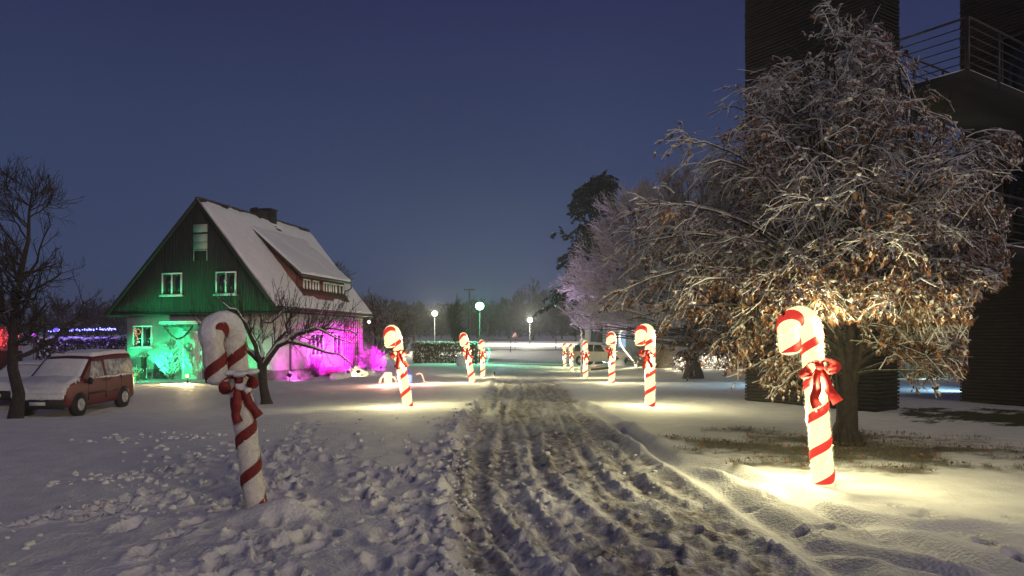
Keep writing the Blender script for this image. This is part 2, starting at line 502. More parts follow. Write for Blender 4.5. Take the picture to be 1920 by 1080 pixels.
    for cxx, cyy, n, sp in ((-6.4, 12.6, 40, 0.5), (-5.4, 12.4, 26, 0.4), (-4.3, 8.8, 60, 0.5), (-4.6, 10.8, 50, 0.8), (-3.6, 7.2, 30, 0.35), (-1.9, 12, 16, 0.5), (-4.2, 5.6, 30, 0.4), (-2.9, 7.7, 10, 0.2)):
        for _ in range(n): cl.append((cxx+rg.normal(0, sp), cyy+rg.normal(0, sp*0.7), abs(rg.normal(0.018, 0.016))+0.008))
    for _ in range(330):
        y0 = 3.4*math.exp(rg.uniform(0, 1.9)); xl0 = float(path_edges(y0)[0]); cl.append((xl0+rg.normal(-0.05, 0.14), y0, abs(rg.normal(0.018, 0.014))+0.008))
    for _ in range(420):
        y0 = 3.4*math.exp(rg.uniform(0, 1.5)); a, b_ = path_edges(y0); cl.append((rg.uniform(float(a), float(b_)), y0, abs(rg.normal(0.006, 0.009))+0.005))
    for _ in range(160):
        y0 = 3.4*math.exp(rg.uniform(0, 1.7)); cl.append((rg.uniform(-5, -0.4), y0, abs(rg.normal(0.012, 0.012))+0.006))
    gy = ys
    for x0, y0, r in cl:
        r = min(r, 0.042)
        j = int(np.searchsorted(gy, y0)); j = min(max(j, 1), nr-1)
        k = int(np.argmin(np.abs(X[j]-x0)))
        mb.ball((x0, y0, Z[j, k]+r*0.15), (r*rg.uniform(0.8, 1.4), r*rg.uniform(0.8, 1.3), r*rg.uniform(0.5, 0.9)), 7, 5, 0, 0.28, int(rg.integers(1e6)))
    o = mb.build('snow_clods', M['clod'], smooth=True)
    tag(o, 'loose lumps of snow thrown over the trampled ground beside the track', 'snow', kind='stuff')
build_ground()
def bare_ground_cover():
    rg = np.random.default_rng(77)
    x = 2.4+5.6*rg.uniform(0, 1, 16000); y = 8.9+5.2*rg.uniform(0, 1, 16000)
    nb = fbm(x*1.6, y*1.6, 70, 5)+0.35*fbm(x*9, y*9, 73, 3)
    b = sst(-0.05, 0.7, 1.0-np.hypot((x-5.15)/2.9, (y-11.6)/2.5)+0.95*nb)*sst(2.2, 2.8, x)*sst(8.9, 9.6, y+0.8*nb)
    k = b > rg.uniform(0.1, 1.1, len(x)); x, y = x[k], y[k]; n = len(x)
    z = T(x, y)+0.01
    h = rg.uniform(0.02, 0.075, n); a = rg.uniform(0, 2*PI, n); w = 0.004
    P = np.stack([x, y, z], 1); dx = np.stack([np.cos(a)*w, np.sin(a)*w, 0*a], 1)
    tp = P+np.stack([rg.normal(0, 0.03, n), rg.normal(0, 0.03, n), h], 1)
    V = np.stack([P-dx, P+dx, tp], 1).reshape(-1, 3)
    o = link('grass', make_mesh('grass', V, [np.arange(3*n).reshape(-1, 3)], [mat('winter_grass', (0.07, 0.065, 0.028), 0.9, 0.5, 6)]))
    tag(o, 'short winter grass showing through thin snow under the big tree', 'grass', kind='stuff')
    m = 380
    i = rg.choice(n, m, replace=False)
    D = nrm(np.stack([rg.normal(0, 1, m), rg.normal(0, 1, m), rg.normal(0, 0.15, m)], 1))
    V, Tt, mi = leaf_quads(P[i]+np.array([0, 0, 0.015]), D, rg.uniform(0.04, 0.08, m), rg, 0.0)
    o = link('fallen_leaves', make_mesh('fallen_leaves', V, [Tt], [M['leaf'], M['leaf_snow']], mi))
    tag(o, 'brown leaves fallen on the bare ground under the big tree', 'leaves', kind='stuff')

# ------------------------------------------------------------------ plants
def nrm(v): return v/(np.linalg.norm(v, axis=-1, keepdims=True)+1e-9)

def shoot(P0, D, L, K, rg, droop=0.0, wig=0.06, up=0.0):
    """curved polylines from points P0 along D, length L; droop bends them down, up bends them up"""
    N = len(P0)
    s = np.linspace(0, 1, K)[None, :, None]
    L = np.asarray(L).reshape(-1, 1, 1)
    dz = np.zeros((N, 1, 3)); dz[..., 2] = 1
    P = P0[:, None]+L*(s*D[:, None]+s*s*(up-droop)*dz)
    w = np.cumsum(rg.normal(0, wig, (N, K, 3)), axis=1)*s
    return P+L*w*0.5

def sample(P, R, t, idx):
    K = P.shape[1]
    f = t*(K-1); i = np.minimum(f.astype(int), K-2); u = (f-i)[:, None]
    a = P[idx, i]; b = P[idx, i+1]
    ra = R[idx, i]; rb = R[idx, i+1]
    return a*(1-u)+b*u, nrm(b-a), ra*(1-u[:, 0])+rb*u[:, 0]

def branch(P, R, n, t0, t1_, L, ang, rg, K=4, droop=0.0, up=0.0, upb=0.0, rr=0.5, wig=0.06, flat=0.0, tip=0.3, taper_len=0.5):
    """n children on every parent polyline"""
    N = len(P)
    idx = np.repeat(np.arange(N), n)
    t = rg.uniform(t0, t1_, len(idx))
    p, tg, r = sample(P, R, t, idx)
    rnd = nrm(rg.normal(0, 1, (len(idx), 3)))
    perp = nrm(np.cross(tg, rnd))
    perp[:, 2] = perp[:, 2]*(1-flat)+upb
    perp = nrm(perp)
    a = ang*rg.uniform(0.7, 1.3, len(idx))[:, None]
    D = nrm(tg*np.cos(a)+perp*np.sin(a))
    Ls = L*rg.uniform(0.55, 1.25, len(idx))*(1-taper_len*t)
    C = shoot(p, D, Ls, K, rg, droop, wig, up)
    r0 = np.maximum(r*rr, 0.0016)
    RR = r0[:, None]*np.linspace(1, tip, K)[None]
    return C, RR, t

def snow_strip(P, R, minr=0.004, k=0.85, lift=0.75, thr=0.75, rg=None, keep=1.0):
    """ridges of snow lying along the upper side of boughs that are not steep"""
    T_ = nrm(P[:, -1]-P[:, 0])
    sel = np.abs(T_[:, 2]) < thr
    if rg is not None: sel &= rg.uniform(0, 1, len(P)) < keep
    P = P[sel].copy(); R = R[sel]
    RR = np.maximum(R*k, minr)
    if rg is not None: RR = RR*rg.uniform(0.55, 1.35, RR.shape)
    P[..., 2] += R*lift+RR*0.5
    return P, RR

def leaf_quads(Pt, D, size, rg, snow_frac=0.6):
    """folded diamond leaves hanging along D, with snow caps on some. returns V,T,m"""
    N = len(Pt)
    side = nrm(np.cross(D, nrm(rg.normal(0, 1, (N, 3)))))
    nor = np.cross(side, D)
    s = size[:, None]
    w = 0.27*s*rg.uniform(0.5, 1.25, (N, 1))
    base = Pt; tip = Pt+D*s+nor*s*rg.normal(0, 0.32, (N, 1)); mid = Pt+D*s*rg.uniform(0.38, 0.6, (N, 1))
    cu = rg.normal(0.12, 0.13, (N, 1)); l = mid+side*w+nor*s*cu; r = mid-side*w+nor*s*(cu+rg.normal(0, 0.08, (N, 1)))
    V = np.stack([base, l, tip, r], 1).reshape(-1, 3)
    i = np.arange(N)*4
    Tt = np.concatenate([np.stack([i, i+1, i+2], 1), np.stack([i, i+2, i+3], 1)])
    m = np.zeros(len(Tt), int)
    c = rg.uniform(0, 1, N) < snow_frac
    n = int(c.sum())
    if n:
        up = np.array([0, 0, 1.0])
        b2 = base[c]+up*s[c]*0.14; t2 = base[c]+D[c]*s[c]*0.72+up*s[c]*0.10; m2 = base[c]+D[c]*s[c]*0.36+up*s[c]*0.20
        l2 = m2+side[c]*w[c]*0.95-up*s[c]*0.06; r2 = m2-side[c]*w[c]*0.95-up*s[c]*0.06
        V2 = np.stack([b2, l2, t2, r2, m2], 1).reshape(-1, 3)
        j = len(V)+np.arange(n)*5
        T2 = np.concatenate([np.stack([j, j+1, j+4], 1), np.stack([j+1, j+2, j+4], 1), np.stack([j+2, j+3, j+4], 1), np.stack([j+3, j, j+4], 1)])
        V = np.vstack([V, V2]); Tt = np.vstack([Tt, T2]); m = np.concatenate([m, np.ones(len(T2), int)])
    return V, Tt, m

bare_ground_cover()

def tube_obj(name, sets, m, parent, n=4, kind=None, smooth=True):
    Vs = []; Qs = []; o = 0
    for s_ in sets:
        P, R = s_[0], s_[1]; nn = s_[2] if len(s_) > 2 else n
        V, Q = tubes(P, R, nn); Vs.append(V); Qs.append(Q+o); o += len(V)
    return link(name, make_mesh(name, np.vstack(Vs), np.vstack(Qs), [m], None, smooth), parent, kind=kind)

# --- the big snowy tree with withered leaves
def big_tree():
    rg = np.random.default_rng(21)
    bx, by = 5.35, 12.0
    bz = t1(bx, by)-0.05
    t = thing('leafy_tree', 'big spreading tree with brown withered leaves under fresh snow beside the track', 'tree', (bx, by, bz))
    # trunk: short, thick, flared, dividing into stems
    K = 9
    tp = np.stack([np.linspace(0, 0.05, K)+0.02*np.sin(np.linspace(0, 5, K)), np.linspace(0, 0.02, K), np.linspace(-0.1, 1.5, K)], 1)
    tr = np.interp(np.linspace(0, 1, K), [0, 0.1, 0.3, 1], [0.27, 0.20, 0.165, 0.15])
    sets = [(tp[None], tr[None], 14)]
    for a in np.arange(6)*1.05:
        sets.append((np.array([[(math.cos(a)*0.10, math.sin(a)*0.10, 0.35), (math.cos(a)*0.20, math.sin(a)*0.20, 0.10), (math.cos(a)*0.36, math.sin(a)*0.36, -0.06)]]), np.array([[0.06, 0.08, 0.04]]), 7))
    tube_obj('trunk', sets, M['bark_bare'], t)
    # stems
    ns = 11
    az = np.arange(ns)*2*PI/ns+rg.normal(0, 0.2, ns)
    lean = rg.uniform(0.10, 0.42, ns); lean[0] = 0.02
    P0 = np.stack([0.05+0.08*np.cos(az), 0.02+0.08*np.sin(az), rg.uniform(0.9, 1.45, ns)], 1)
    D = nrm(np.stack([np.cos(az)*lean, np.sin(az)*lean, np.ones(ns)], 1))
    hgt = rg.uniform(3.4, 4.9, ns); hgt[0] = 5.4
    SP = shoot(P0, D, hgt, 9, rg, 0.0, 0.035)
    SR = np.linspace(1, 0.16, 9)[None]*rg.uniform(0.055, 0.085, ns)[:, None]
    tube_obj('stem', [(SP, SR, 8)], M['bark'], t)
    # limbs to targets on the crown outline
    NL = 118
    zt = 1.5+5.3*(np.arange(NL)+0.5)/NL
    azl = (np.arange(NL)*2.39996) % (2*PI)+rg.normal(0, 0.12, NL)
    zk = [1.2, 1.8, 2.5, 3.3, 4.1, 5.0, 5.8, 6.5, 6.9]
    RLf = np.interp(zt, zk, [1.6, 2.9, 3.5, 3.8, 3.1, 2.3, 1.6, 0.9, 0.4]); RRt = np.interp(zt, zk, [1.8, 2.1, 2.3, 2.5, 2.1, 1.3, 0.8, 0.4, 0.3])
    ca = np.cos(azl); rx_ = np.where(ca > 0, RRt, RLf); ry_ = 0.53*(RLf+RRt)
    Rz = 1/np.sqrt((ca/rx_)**2+(np.sin(azl)/ry_)**2)
    Rz = Rz*(0.9+0.55*vn(azl*1.6, zt*1.1, 5))*rg.uniform(0.85, 1.08, NL)
    extra = [((-3.7), -0.4, 3.25), (-3.7, -1.0, 2.3), (2.6, -0.5, 4.95), (2.35, -1.2, 3.2), (2.35, -1.9, 1.15), (1.9, -2.6, 1.7), (-1.2, -1.6, 0.95), (-1.5, -1.2, 1.1), (-2.8, -0.6, 4.6), (-2.2, 0.4, 5.4), (0.3, -3.3, 2.15), (-0.9, -3.4, 2.2), (-1.9, -3.1, 2.3), (-3.0, -2.3, 2.3), (1.0, -3.2, 1.9), (2.2, -1.3, 1.4), (1.7, -1.9, 1.25), (-3.2, 0.2, 1.9), (2.5, -1.6, 1.7), (2.4, -1.0, 2.1), (2.0, -2.2, 2.3), (2.55, -0.6, 1.5), (2.3, -1.4, 2.7), (1.6, -2.5, 2.5), (-1.3, -1.0, 1.4), (-1.8, -1.3, 1.5)]
    Tg = np.stack([np.cos(azl)*Rz, np.sin(azl)*Rz, zt], 1)
    Tg = np.vstack([Tg, np.array(extra)])
    NL = len(Tg)
    # the limbs that would hang before the trunk and the lit cane stay up
    front = (Tg[:, 1] < -1.2) & (Tg[:, 2] < 2.1) & (Tg[:, 0] < 1.4) & (Tg[:, 0] > -2.6)
    Tg[front, 2] = 2.15+0.4*rg.uniform(0, 1, front.sum())
    def rlim(w):
        e = (w[:, 2]-1.6)/w[:, 1]
        return np.interp(e, [-0.05, 0.055, 0.075, 0.18, 0.20, 0.215, 0.31, 0.33, 0.42], [0.61, 0.615, 0.665, 0.67, 0.60, 0.69, 0.69, 0.58, 0.50])
    wl = Tg+np.array([bx, by, bz])
    lim = rlim(wl)*0.975
    over = wl[:, 0]/wl[:, 1] > lim
    Tg[over, 0] = (lim*wl[:, 1]-bx)[over]
    si = np.array([np.argmin([np.hypot(*(SP[k, 5, :2]-tg[:2])) + rg.uniform(0, 0.6) for k in range(ns)]) for tg in Tg])
    ts = np.clip((Tg[:, 2]-1.0)*0.16+rg.uniform(-0.08, 0.08, NL), 0.03, 0.92)
    St, _, Sr = sample(SP, SR, ts, si)
    d = Tg-St
    K = 9
    s = np.linspace(0, 1, K)[None, :, None]
    C = St+d*0.5; C[:, 2] = np.maximum(St[:, 2], Tg[:, 2])+0.22*np.linalg.norm(d[:, :2], axis=1)*rg.uniform(0.5, 1.3, NL)
    LP = (1-s)**2*St[:, None]+2*s*(1-s)*C[:, None]+s*s*Tg[:, None]
    LP = LP+np.cumsum(rg.normal(0, 0.03, (NL, K, 3)), axis=1)*s
    LR = np.minimum(Sr*0.75, 0.030)[:, None]*np.linspace(1, 0.2, K)[None]+0.003
    # boughs, twigs
    B1, R1, t1_ = branch(LP, LR, 18, 0.22, 1.0, 0.85, 0.85, rg, 6, droop=0.42, rr=0.5, flat=0.5, upb=0.03, wig=0.15, taper_len=0.45)
    B2, R2, t2_ = branch(B1, R1, 6, 0.15, 1.0, 0.36, 0.8, rg, 4, droop=0.42, rr=0.6, flat=0.35, wig=0.16, taper_len=0.3)
    def keepmask(P):
        q = P[:, -1]
        w = q+np.array([bx, by, bz])
        zf = np.where(w[:, 1] < 10.6, 1.86, 0.75)              # floor of the crown towards the camera
        zf = np.where((w[:, 0] > 5.4) & (w[:, 1] < 11.2), 1.55, zf)
        zf = np.where((w[:, 0] > 6.5), 1.02, zf)
        zf = np.where((w[:, 0] < 2.3), 1.75, zf)
        zf = np.where((w[:, 0]/w[:, 1] < 0.188), 2.02, zf)
        gap = (w[:, 0]/w[:, 1] > 0.425) & (w[:, 0]/w[:, 1] < 0.475) & (w[:, 2] < 1.55)
        gap |= (w[:, 0]/w[:, 1] > 0.475) & (w[:, 0]/w[:, 1] < 0.512) & (w[:, 2] < 1.35)
        return (w[:, 2] > zf) & ~gap & (w[:, 0]/w[:, 1] < rlim(w))
    def lobe(q):
        return ((q[:, 0] > 1.05) & (q[:, 2] < 3.3) & (q[:, 1] < 0.6)) | ((q[:, 0] < -0.9) & (q[:, 0] > -2.3) & (q[:, 2] < 1.75)) | ((q[:, 1] < -1.2) & (q[:, 2] < 2.75) & (q[:, 0] > -2.6) & (q[:, 0] < 0.6))
    def clumps(P, lo):
        q = P.mean(axis=1); a = np.arctan2(q[:, 1], q[:, 0])
        f = vn(a*2.6+q[:, 2]*0.4, q[:, 2]*1.5, 8)+0.5*vn(a*6, q[:, 2]*3.2, 9)+rg.normal(0, 0.10, len(P))
        return (f > lo+0.15*np.clip(q[:, 2]-3.7, 0, 2.4)) | lobe(q)
    k1 = keepmask(B1) & clumps(B1, -0.30); B1, R1 = B1[k1], R1[k1]
    k2 = keepmask(B2) & clumps(B2, -0.24); B2, R2 = B2[k2], R2[k2]
    # fine twigs in the crown's upper and left parts, leaves everywhere but thickest low and right
    B3, R3, _ = branch(B2, R2, 3, 0.2, 1.0, 0.17, 0.7, rg, 3, droop=0.2, rr=0.7, wig=0.1)
    k3 = keepmask(B3); B3, R3 = B3[k3], R3[k3]
    tube_obj('limbs', [(LP, np.maximum(LR*0.8, 0.004), 6)], M['bark'], t, kind='stuff')
    tube_obj('twigs', [(B1, R1, 4), (B2, R2, 3), (B3, np.maximum(R3, 0.002), 3)], M['twig_snow'], t, kind='stuff')
    hi = Tg[:, 2] > 2.2
    ss = [snow_strip(LP[hi], LR[hi], 0.008, 0.85, 0.7, 0.85, rg), snow_strip(B1, R1, 0.0072, 0.9, 0.6, 0.88, rg, 0.95), snow_strip(B2, R2, 0.0058, 0.9, 0.5, 0.80, rg, 0.92)]
    tube_obj('snow_on_boughs', [(ss[0][0], ss[0][1], 5), (ss[1][0], ss[1][1], 4), (ss[2][0], ss[2][1], 3)], M['leaf_snow'], t, kind='stuff')
    # leaves
    Q = np.concatenate([B2, ], 0)
    n = 9
    idx = np.repeat(np.arange(len(Q)), n)
    tt = rg.uniform(0.1, 1.0, len(idx))
    p, tg, _ = sample(Q, R2, tt, idx)
    low = np.interp(p[:, 2], [1.0, 2.4, 3.6, 5.0, 6.5], [1.0, 1.0, 0.56, 0.32, 0.15])
    side = np.interp(p[:, 0], [-3.5, -1.0, 1.0, 2.5], [0.30, 0.65, 1.0, 1.15])
    kp = rg.uniform(0, 1, len(p)) < np.where(lobe(p), 1.6, low*side)*np.clip(0.75+2.2*vn(np.arctan2(p[:, 1], p[:, 0])*3.5+p[:, 2], p[:, 2]*2.4, 12), 0.05, 1.3)
    p, tg = p[kp], tg[kp]
    Dv = nrm(tg*0.5+rg.normal(0, 0.45, p.shape)+np.array([0, 0, -0.75]))
    size = 0.040+0.085*rg.beta(1.6, 2.2, len(p))
    w = p+np.array([bx, by, bz])
    # the leaves that show largest are objects of their own
    tip = p+Dv*size[:, None]
    okc = (w[:, 2]-0.07 > np.where(w[:, 1] < 10.6, 1.80, 0.6))
    p, Dv, size, w = p[okc], Dv[okc], size[okc], w[okc]
    sc = size/np.hypot(w[:, 0], w[:, 1])*(1+0.6*(w[:, 2] < 2.6))*np.where(rg.uniform(0, 1, len(p)) < 0.6, 1, 0.5)
    order = np.argsort(-sc)
    big = order[:290]; rest = order[290:]
    V, Tt, m = leaf_quads(p[rest], Dv[rest], size[rest], rg, 0.72)
    link('leaves', make_mesh('leaves', V, [Tt], [M['leaf'], M['leaf_snow']], m), t, kind='stuff')
    variants = []
    for k in range(8):
        V, Tt, m = leaf_quads(np.zeros((1, 3)), np.array([[0, 0, -1.0]]), np.array([1.0]), rg, 1.0 if k % 2 else 0.0)
        variants.append(make_mesh('leaf', V, [Tt], [M['leaf'], M['leaf_snow']], m))
    for i in big:
        o = bpy.data.objects.new('leaf', variants[int(rg.integers(8))])
        COL.objects.link(o); o.parent = t
        o.location = p[i]; o.scale = (size[i],)*3
        o.rotation_euler = (rg.normal(0, 0.5), rg.normal(0, 0.5), rg.uniform(0, 6.28))
    # lumps of snow on the outer sprays
    mb = MB()
    idx = rg.choice(len(B1), min(len(B1), 1700), replace=False)
    for i in idx:
        q = B1[i, int(rg.integers(2, 5))]
        r = rg.uniform(0.012, 0.032)
        mb.ball((q[0], q[1], q[2]+r*0.4), (r*rg.uniform(1, 2.2), r*rg.uniform(1, 2.2), r*0.7), 6, 4, 0, 0.2, int(i))
    mb.build('snow_lumps', M['leaf_snow'], t, kind='stuff', smooth=True)
big_tree()

# --- bare trees grown by recursion
def bare_tree(name, label, loc, h, seed, r0, mats, nlimb=26, spread=0.55, first=0.25, lens=(0.40, 0.5, 0.5), ang=(0.9, 0.7, 0.6), up=0.25, nb=(8, 6), minr=0.004, group=None, trunk_top=1.0, droop=0.0, cat='tree', wig=0.08, snowm=None, tipcap=None, trunk_m=None, bend=(0.0, 0.0)):
    rg = np.random.default_rng(seed)
    t = thing(name, label, cat, loc, group=group)
    K = 10
    s = np.linspace(0, 1, K)
    TP = np.stack([np.cumsum(rg.normal(0, 0.008, K))*h+bend[0]*s*h, np.cumsum(rg.normal(0, 0.012, K))*h+bend[1]*s*h, s*h*trunk_top-0.05], 1)[None]
    TP[0, 0, :2] = 0
    TR = (r0*np.interp(s, [0, 0.06, 0.2, 1], [1.35, 1.05, 0.9, 0.12]))[None]
    tube_obj('trunk', [(TP, TR, 9)], trunk_m or mats[0], t)
    B1, R1, tt = branch(TP, TR, nlimb, first, 1.0, h*lens[0], ang[0], rg, 7, droop=droop, up=up, rr=0.62, upb=0.1, wig=wig, taper_len=spread)
    B2, R2, _ = branch(B1, R1, nb[0], 0.15, 1.0, h*lens[0]*lens[1], ang[1], rg, 5, droop=droop*0.6, up=up*0.8, rr=0.6, upb=0.08, wig=wig, taper_len=0.35)
    B3, R3, _ = branch(B2, R2, nb[1], 0.15, 1.0, h*lens[0]*lens[1]*lens[2], ang[2], rg, 4, droop=droop*0.4, up=up*0.6, rr=0.65, upb=0.05, wig=wig)
    R1 = np.maximum(R1, minr*1.4); R2 = np.maximum(R2, minr); R3 = np.maximum(R3, minr*0.8)
    o = tube_obj('crown', [(B1, R1, 6), (B2, R2, 4), (B3, R3, 3)], mats[1], t, kind='stuff')
    if snowm:
        a = snow_strip(B1, R1, minr*1.6, 0.8, 0.7, 0.8, rg, 0.9); b = snow_strip(B2, R2, minr*1.1, 0.8, 0.6, 0.7, rg, 0.7)
        tube_obj('snow_on_boughs', [(a[0], a[1], 4), (b[0], b[1], 3)], snowm, t, kind='stuff')
    return t

bare_tree('bare_tree', 'leafless fruit tree with upright limbs in front of the red van', (-13.3, 20.0, t1(-13.3, 20)), 6.25, 6, 0.15, (M['bark_dark'], M['bark_dark']), nlimb=30, spread=0.72, first=0.26, lens=(0.40, 0.34, 0.45), ang=(1.05, 0.75, 0.7), up=0.22, nb=(9, 6), minr=0.0065, wig=0.11)

def apple_tree():
    rg = np.random.default_rng(44)
    x, y = -7.85, 23.5
    t = thing('apple_tree', 'low gnarled fruit tree with long shoots before the house corner', 'tree', (x, y, t1(x, y)))
    K = 8
    tp = np.array([(0.14, 0, -0.08), (0.10, 0, 0.15), (0.03, 0.01, 0.5), (0.0, 0, 0.85), (-0.03, 0.02, 1.2), (-0.05, 0.02, 1.45)])[None]
    tr = np.array([0.21, 0.155, 0.135, 0.13, 0.145, 0.10])[None]
    tube_obj('trunk', [(tp, tr, 10)], M['bark'], t)
    limbs = [[(0, 0, 1.15), (-0.45, 0.1, 1.55), (-0.85, 0.0, 2.05), (-1.25, -0.2, 2.3), (-1.9, -0.3, 2.5)],
             [(-0.02, 0, 1.3), (-0.15, -0.3, 1.9), (-0.35, -0.5, 2.4), (-0.5, -0.8, 2.8), (-0.9, -0.9, 3.1)],
             [(0, 0, 1.25), (0.3, 0.1, 1.75), (0.6, 0.2, 2.15), (0.75, 0.4, 2.6), (0.9, 0.5, 3.0)],
             [(0.0, 0, 1.1), (0.5, -0.2, 1.75), (1.0, -0.3, 1.98), (1.6, -0.3, 1.80), (2.1, -0.4, 1.62), (2.9, -0.5, 1.25)],
             [(0.6, -0.2, 1.8), (1.1, 0.0, 2.2), (1.7, 0.2, 2.4), (2.3, 0.3, 2.35), (2.9, 0.5, 2.15)],
             [(-0.05, 0.05, 1.3), (-0.2, 0.5, 1.9), (-0.3, 0.9, 2.4), (0.0, 1.3, 2.7), (0.1, 1.6, 3.0)],
             [(1.0, -0.3, 2.0), (1.5, -0.6, 2.3), (2.0, -0.8, 2.3), (2.5, -0.9, 2.05), (3.0, -1.0, 1.9)]]
    P = []
    for l in limbs:
        l = np.array(l); k = np.linspace(0, len(l)-1, 10)
        q = np.stack([np.interp(k, np.arange(len(l)), l[:, c]) for c in range(3)], 1)
        q[1:-1] += rg.normal(0, 0.035, (8, 3)); P.append(q)
    P = np.array(P); R = np.linspace(1, 0.25, 10)[None]*np.array([0.085, 0.085, 0.08, 0.085, 0.06, 0.07, 0.05])[:, None]
    tube_obj('limb', [(P, R, 8)], M['bark'], t)
    U = np.tile(np.array([[0, 0, 1.0]]), (1, 1))
    B1, R1, _ = branch(P, R, 20, 0.2, 1.0, 0.75, 0.95, rg, 6, up=0.22, upb=0.5, rr=0.30, wig=0.10, taper_len=0.2)
    V1, VR, _ = branch(P, R, 13, 0.25, 0.95, 1.15, 1.2, rg, 6, up=0.25, upb=2.6, rr=0.22, wig=0.04, taper_len=0.15)
    B2, R2, _ = branch(np.concatenate([B1]), R1, 6, 0.2, 1.0, 0.36, 0.75, rg, 4, up=0.08, upb=0.2, rr=0.6, wig=0.1)
    V2, VR2, _ = branch(V1, VR, 5, 0.3, 1.0, 0.22, 0.6, rg, 3, up=0.05, upb=0.3, rr=0.6, wig=0.08)
    tube_obj('crown', [(B1, np.maximum(R1, .008), 5), (V1, np.maximum(VR, .0065), 5), (B2, np.maximum(R2, .0055), 3), (V2, np.maximum(VR2, .005), 3)], M['bark_dark'], t, kind='stuff')
    a = snow_strip(P, R, 0.014, 0.8, 0.75, 0.85); b = snow_strip(B1, R1, 0.008, 0.8, 0.7, 0.6, rg, 0.5)
    tube_obj('snow_on_boughs', [(a[0], a[1], 6), (b[0], b[1], 4)], M['leaf_snow'], t, kind='stuff')
apple_tree()

# large round tree white with frost, behind the row of lit canes
def frosted_tree():
    rg = np.random.default_rng(60)
    x, y = 9.35, 38.5
    t = thing('frosted_tree', 'broad dome shaped tree with frosted twigs behind the lit heart', 'tree', (x, y, t1(x, y)))
    K = 8; s = np.linspace(0, 1, K)
    tp = np.stack([0*s, 0*s, -0.1+s*7.5], 1)[None]; tr = (0.30*np.interp(s, [0, .05, .12, 1], [2.0, 1.25, 1.0, 0.15]))[None]
    tube_obj('trunk', [(tp, tr, 12)], M['bark_dark'], t)
    N = 290
    az = rg.uniform(0, 2*PI, N); zt = rg.uniform(2.0, 10.2, N)
    Rz = np.interp(zt, [1.8, 2.8, 4.2, 6, 8, 9.4, 10.4], [5.4, 6.8, 7.0, 6.4, 4.9, 3.2, 1.2])*rg.uniform(0.8, 1.0, N)
    Tg = np.stack([np.cos(az)*Rz, np.sin(az)*Rz, zt], 1)
    ts = np.clip(zt/11*0.62+rg.uniform(-0.05, 0.1, N)+0.14, 0.22, 0.98)
    St, _, Sr = sample(tp, tr, ts, np.zeros(N, int))
    d = Tg-St; C = St+d*0.55; C[:, 2] -= 0.0*rg.uniform(0, 1, N)
    s3 = np.linspace(0, 1, 8)[None, :, None]
    LP = (1-s3)**2*St[:, None]+2*s3*(1-s3)*C[:, None]+s3*s3*Tg[:, None]
    LP = LP+np.cumsum(rg.normal(0, 0.06, LP.shape), axis=1)*s3
    LR = np.minimum(Sr*0.5, 0.06)[:, None]*np.linspace(1, 0.2, 8)[None]
    B1, R1, _ = branch(LP, LR, 24, 0.35, 1.0, 1.5, 0.55, rg, 5, up=0.10, droop=0.02, rr=0.5, upb=0.12, wig=0.06)
    B2, R2, _ = branch(B1, R1, 9, 0.25, 1.0, 0.70, 0.55, rg, 3, up=0.05, rr=0.6, upb=0.1, wig=0.06)
    kp = B2[:, -1, 2] > np.where(B2[:, -1, 0] < -0.5, 2.75, 1.5)
    kb = B1[:, -1, 2] > np.where(B1[:, -1, 0] < -0.5, 2.65, 1.4)
    B1, R1 = B1[kb], R1[kb]
    tube_obj('limbs', [(LP, np.maximum(LR, 0.016), 5)], M['bark_dark'], t, kind='stuff')
    tube_obj('twigs', [(B1, np.maximum(R1, 0.012), 3), (B2[kp], np.maximum(R2[kp], 0.0095), 3)], M['twig_frost'], t, kind='stuff')
frosted_tree()

def conifer(name, label, x, y, h, r, seed, group=None, lowest=0.1, lean=0.0):
    rg = np.random.default_rng(seed)
    t = thing(name, label, 'tree', (x, y, t1(x, y)), group=group)
    K = 8; s = np.linspace(0, 1, K)
    tp = np.stack([lean*s*h+0.1*np.sin(s*4), 0*s, -0.1+s*h], 1)[None]; tr = (h*0.020*np.interp(s, [0, .05, 1], [1.5, 1.1, 0.1]))[None]
    tube_obj('trunk', [(tp, tr, 8)], M['bark_dark'], t)
    B, R, tt = branch(tp, tr, 120, lowest, 0.99, r, 1.45, rg, 6, droop=0.35, rr=0.4, wig=0.10, taper_len=0.80)
    B2, R2, _ = branch(B, R, 9, 0.2, 1.0, r*0.24, 0.8, rg, 4, droop=0.35, flat=0.5, rr=0.6, wig=0.1)
    tube_obj('limbs', [(B, R, 4), (B2, np.maximum(R2, 0.02), 3)], M['bark_dark'], t, kind='stuff')
    # hanging sprays of needles
    n = 26; idx = np.repeat(np.arange(len(B2)), n)
    p, tg, _ = sample(B2, R2, rg.uniform(0.05, 1, len(idx)), idx)
    D = nrm(tg*0.5+rg.normal(0, 0.35, p.shape)+np.array([0, 0, -0.8]))
    V, Tt, m = leaf_quads(p, D, rg.uniform(0.12, 0.34, len(p))*h/14, rg, 0.06)
    link('needles', make_mesh('needles', V, [Tt], [M['needle'], M['leaf_snow']], m), t, kind='stuff')
    return t
conifer('pine_tree', 'tall dark pine tree standing behind the frosted dome tree', 7.7, 70.0, 17.6, 6.4, 70, lowest=0.37)
conifer('pine_tree', 'dark drooping pine tree at the left edge of the frosted dome tree', 7.4, 63.5, 12.5, 3.6, 71, lowest=0.34)

